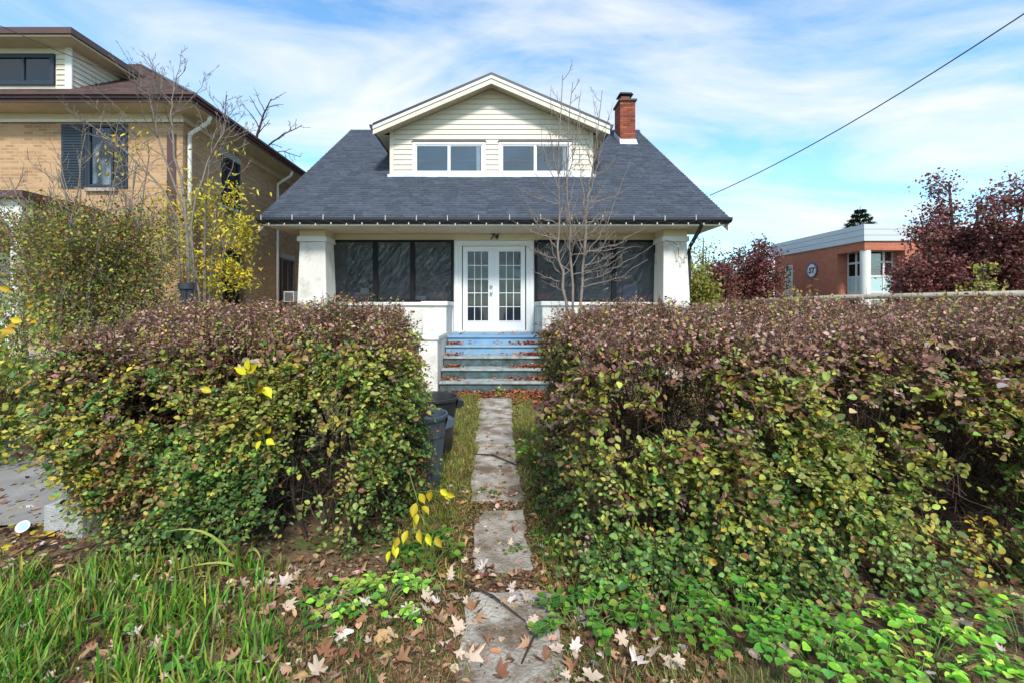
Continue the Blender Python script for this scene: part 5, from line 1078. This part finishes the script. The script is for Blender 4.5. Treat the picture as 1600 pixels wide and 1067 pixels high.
# bright green compound-leaved weeds
WG = palette([(88, 144, 44), (108, 160, 50), (72, 124, 44), (132, 172, 58), (80, 130, 54), (118, 148, 58), (96, 132, 60)])
def weed(name, label, c, r, h, nst, seed, pal, lf=.045, group=None):
    rng = np.random.default_rng(seed); root = empty(name, (c[0], c[1], 0), label, 'weed', group); st = MB(); pos = []; T = []; N_ = []; L = []
    for i in range(nst):
        a = rng.uniform(0, 6.28); rr = r * math.sqrt(rng.random()); b0 = np.array([c[0] + .35 * rr * math.cos(a), c[1] + .35 * rr * math.sin(a), -.01]); e = np.array([c[0] + rr * math.cos(a), c[1] + rr * math.sin(a) * .8, h * rng.uniform(.5, 1.0) * (1.1 - .5 * rr / r)])
        out_ = nrm(np.array([math.cos(a) + rng.normal(0, .3), math.sin(a) - .3 + rng.normal(0, .3), .05])); m = b0 * .4 + e * .6 + np.array([0, 0, .02]); tip = e + out_ * .10 - np.array([0, 0, .015])
        st.tube([b0, m, e, tip], [.003, .0025, .002, .0012], 4, cap=False); sdv = nrm(np.cross(out_, [0, 0, 1.]))
        pairs = rng.integers(2, 4)
        for j in range(pairs):
            q = e + (tip - e) * (j / pairs)
            for s in (-1, 1): pos.append(q); T.append(nrm(out_ * .5 + s * sdv + rng.normal(0, .12, 3))); N_.append(nrm(np.array([0, -.15, 1.]) + rng.normal(0, .38, 3))); L.append(lf * rng.uniform(.4, 1.15))
        pos.append(tip); T.append(out_); N_.append(nrm(np.array([0, -.2, 1.]) + rng.normal(0, .2, 3))); L.append(lf * rng.uniform(.7, 1.2))
    link('stalks', st.mesh('stalks'), m_stalk, root)['kind'] = 'stuff'
    pos, T, N_, L = map(np.array, (pos, T, N_, L)); n = len(pos); col = jitter(pick(pal, n, rng), .26, rng)
    keys = {}
    if n <= 300:
        for i in range(n):
            g = i % 14
            if g not in keys: keys[g] = instance(WL, np.zeros((1, 3)), np.array([[0, 1., 0]]), np.array([[0, 0, 1.]]), [1.], [1.0], col[i:i + 1], 'leaflet'); keys[g].materials.append(m_weed)
            o = bpy.data.objects.new('leaflet', keys[g]); COL.objects.link(o); o.parent = root; B = nrm(np.cross(T[i], N_[i])); o.rotation_euler = Matrix((B, T[i], np.cross(B, T[i]))).transposed().to_euler(); o.location = Vector(pos[i]) - worldloc(root); o.scale = (L[i],) * 3
    else: link('leaflets', instance(WL, pos, T, N_, L, L, col, 'leaflets'), m_weed, root)['kind'] = 'stuff'
    return root
m_weed = leafmat('weed_leaf', .30, .65, .2, .38, 4.5)
m_stalk = mat('green_stalk', (.12, .20, .05, 1), .6, .3, var=.2)
weed('weed_plant', 'bright green weed on the dry grass left of the path, below the hedge', G(590, 950), .22, .13, 30, 301, WG * 1.3, .044, group='green weeds below the hedges')
weed('weed_plant', 'small green weed creeping left beside the big weed left of the path', G(505, 965), .13, .09, 10, 302, WG * .85, group='green weeds below the hedges')
weed('weed_plant', 'dark green weed under the yellow vine at the hedge corner', G(668, 878), .15, .20, 18, 303, WG * .55, group='green weeds below the hedges')
weed('weed_plant', 'green weed at the path side foot of the long hedge', G(915, 985), .16, .17, 24, 304, WG * .8, group='green weeds below the hedges')
weed('weed_plant', 'dark green weed patch under the long hedge next to the path side weed', G(1040, 975), .26, .20, 36, 305, WG * .8, group='green weeds below the hedges')
weed('weed_plant', 'large green weed patch under the long hedge, third from the path', G(1165, 985), .30, .22, 40, 306, WG * 1.05, .046, group='green weeds below the hedges')
weed('weed_plant', 'vivid light green weed patch at the bottom edge below the long hedge', G(1290, 1040), .26, .18, 38, 307, WG * 1.35, .048, group='green weeds below the hedges')
weed('weed_plant', 'vivid yellow green weed patch low on the right under the hedge', G(1450, 1030), .28, .15, 40, 308, WG * 1.5, .048, group='green weeds below the hedges')
weed('weed_plant', 'light green weed at the right picture edge under the hedge', G(1610, 1010), .20, .20, 22, 309, WG * 1.15, .046, group='green weeds below the hedges')
weed('weed_plant', 'pale green round leaved weed in the long grass at the bottom', G(300, 1065), .13, .09, 14, 310, WG * 1.0, group='green weeds below the hedges')
weed('weed_plant', 'green broad leaved weed amid the long grass under the hedge', G(220, 960), .14, .10, 12, 311, WG * .9, group='green weeds below the hedges')
weed('weed_plant', 'tiny green weed in the middle of the earth path', G(770, 768), .14, .05, 8, 312, WG * .6, .03, group='green weeds below the hedges')
weed('weed_plant', 'weed with yellowed leaves beside the path against the long hedge', G(835, 725), .18, .30, 22, 313, np.concatenate([YELL * 1.3, WG * .8, YELL * 1.3]), group='green weeds below the hedges')
weed('weed_plant', 'little yellow green weed at the foot of the porch steps', G(778, 622), .10, .18, 8, 314, np.concatenate([YELL, WG]), .04, group='green weeds below the hedges')
weed('weed_plant', 'grey green weed at the corner of the long hedge by the path', G(850, 860), .16, .10, 12, 315, WG * .6, .035, group='green weeds below the hedges')

# large yellow leaves of a creeper caught in the hedge
def sprig(label, px, py, d, pts, leaves, seed, col=(226, 206, 40), sz=.10):
    rng = np.random.default_rng(seed); root = empty('yellow_creeper', P(px, py, d), label, 'creeper', 'yellow creeper sprigs in the hedge')
    MB().tube([P(x, y, dd) for x, y, dd in pts], .0025, 5).build('stem', m_stalk, root)
    mes = []
    for kq in (.55, .7, .85, .64): me = instance(PT, np.zeros((1, 3)), np.array([[0, 1., 0]]), np.array([[0, 0, 1.]]), [1.], [.95], np.array([lin(col)]) * kq * np.array([1, kq + .3, 1]), 'leaf'); me.materials.append(m_leaf); mes.append(me)
    for (x, y, ang) in leaves:
        t = nrm(np.array([math.sin(ang), -.25 + rng.normal(0, .2), math.cos(ang)])); nn = nrm(np.array([rng.normal(0, .55), -1, .45 + rng.normal(0, .45)])); B = nrm(np.cross(t, nn)); o = bpy.data.objects.new('leaf', mes[rng.integers(0, 4)]); COL.objects.link(o); o.parent = root
        o.rotation_euler = Matrix((B, t, np.cross(B, t))).transposed().to_euler(); o.location = Vector(P(x, y, d - .02 * rng.random())) - worldloc(root); s = sz * .72 * rng.uniform(.8, 1.15); o.scale = (s,) * 3
sprig('three yellow creeper leaves high on the face of the left hedge', 385, 600, 2.66, [(398, 660, 2.9), (390, 610, 2.68), (384, 580, 2.64)], [(385, 584, -.9), (386, 582, .9), (388, 578, .1), (402, 612, .9), (412, 604, 2.4), (330, 612, -1.2)], 401)
sprig('yellow creeper leaves on the lower face of the left hedge', 412, 680, 2.64, [(420, 720, 2.9), (414, 690, 2.66), (410, 672, 2.62)], [(410, 680, -1.0), (414, 676, .8), (416, 686, 2.0), (408, 688, 3.6)], 402, sz=.08)
sprig('yellow creeper hanging at the path side corner of the left hedge', 650, 800, 2.72, [(640, 740, 2.9), (652, 780, 2.74), (648, 830, 2.7), (670, 835, 2.68)], [(655, 770, 2.6), (650, 785, 3.4), (660, 790, 2.2), (648, 800, 2.9), (655, 806, 3.6), (655, 826, 2.9), (637, 828, 3.5), (668, 832, 2.8), (680, 838, 2.5), (622, 838, 3.4), (615, 850, 2.8), (610, 860, 3.4)], 403)
sprig('yellow creeper leaves over the bin beside the hedge', 690, 768, 3.2, [(655, 768, 3.1), (675, 766, 3.2), (695, 768, 3.2)], [(688, 764, 2.2), (695, 768, 2.6), (697, 770, 1.8), (672, 764, 3.2)], 404, sz=.10)
sprig('yellow compound leaf floating over the far left hedge end', 35, 500, 3.3, [(20, 560, 3.5), (28, 520, 3.35), (40, 500, 3.3)], [(35, 503, -1.3), (40, 500, 1.2), (45, 505, 1.5), (30, 508, -1.7), (25, 520, -1.3), (15, 455, -1.0), (8, 462, 1.2), (42, 478, 1.4)], 405, (222, 186, 40), .11)
sprig('yellow creeper sprig low in the right hedge', 1275, 780, 2.46, [(1262, 740, 2.7), (1270, 770, 2.5), (1278, 782, 2.46)], [(1272, 768, 2.5), (1280, 778, 3.0), (1268, 782, 3.5)], 406, (214, 200, 60), .065)
m_strap = mat('strap_leaf', (.22, .27, .05, 1), .5, .3, var=.2)
# arching daylily blades below the left hedge
dl = empty('daylily', G(372, 900), 'arching yellow green strap leaves below the left hedge', 'plant'); c = G(372, 898)
for k, (x1, y1, x2, y2) in enumerate([(330, 838, 258, 830), (340, 880, 250, 898), (372, 850, 390, 840), (350, 905, 300, 912), (395, 860, 410, 880)]):
    a, m_, e = c + np.array([.01 * k, 0, 0]), P(x1, y1, 2.62), P(x2, y2, 2.58); tt = np.linspace(0, 1, 9)[:, None]; pp = (1 - tt) ** 2 * a + 2 * tt * (1 - tt) * (2 * m_ - .5 * (a + e)) + tt ** 2 * e
    b = MB(); wv = .011 * np.sin(np.clip(np.linspace(.25, 1, 9), 0, 1) * np.pi) + .0015
    vs = []; 
    for q, w_ in zip(pp, wv): vs += [q + np.array([0, -w_, w_ * .6]), q + np.array([0, 0, -.003]), q + np.array([0, w_, w_ * .6])]
    b.add(vs, [(3 * i, 3 * i + 3, 3 * i + 4, 3 * i + 1) for i in range(8)] + [(3 * i + 1, 3 * i + 4, 3 * i + 5, 3 * i + 2) for i in range(8)]); b.build('strap_leaf', m_strap if k else m_strap, dl) if 'm_strap' in globals() else None
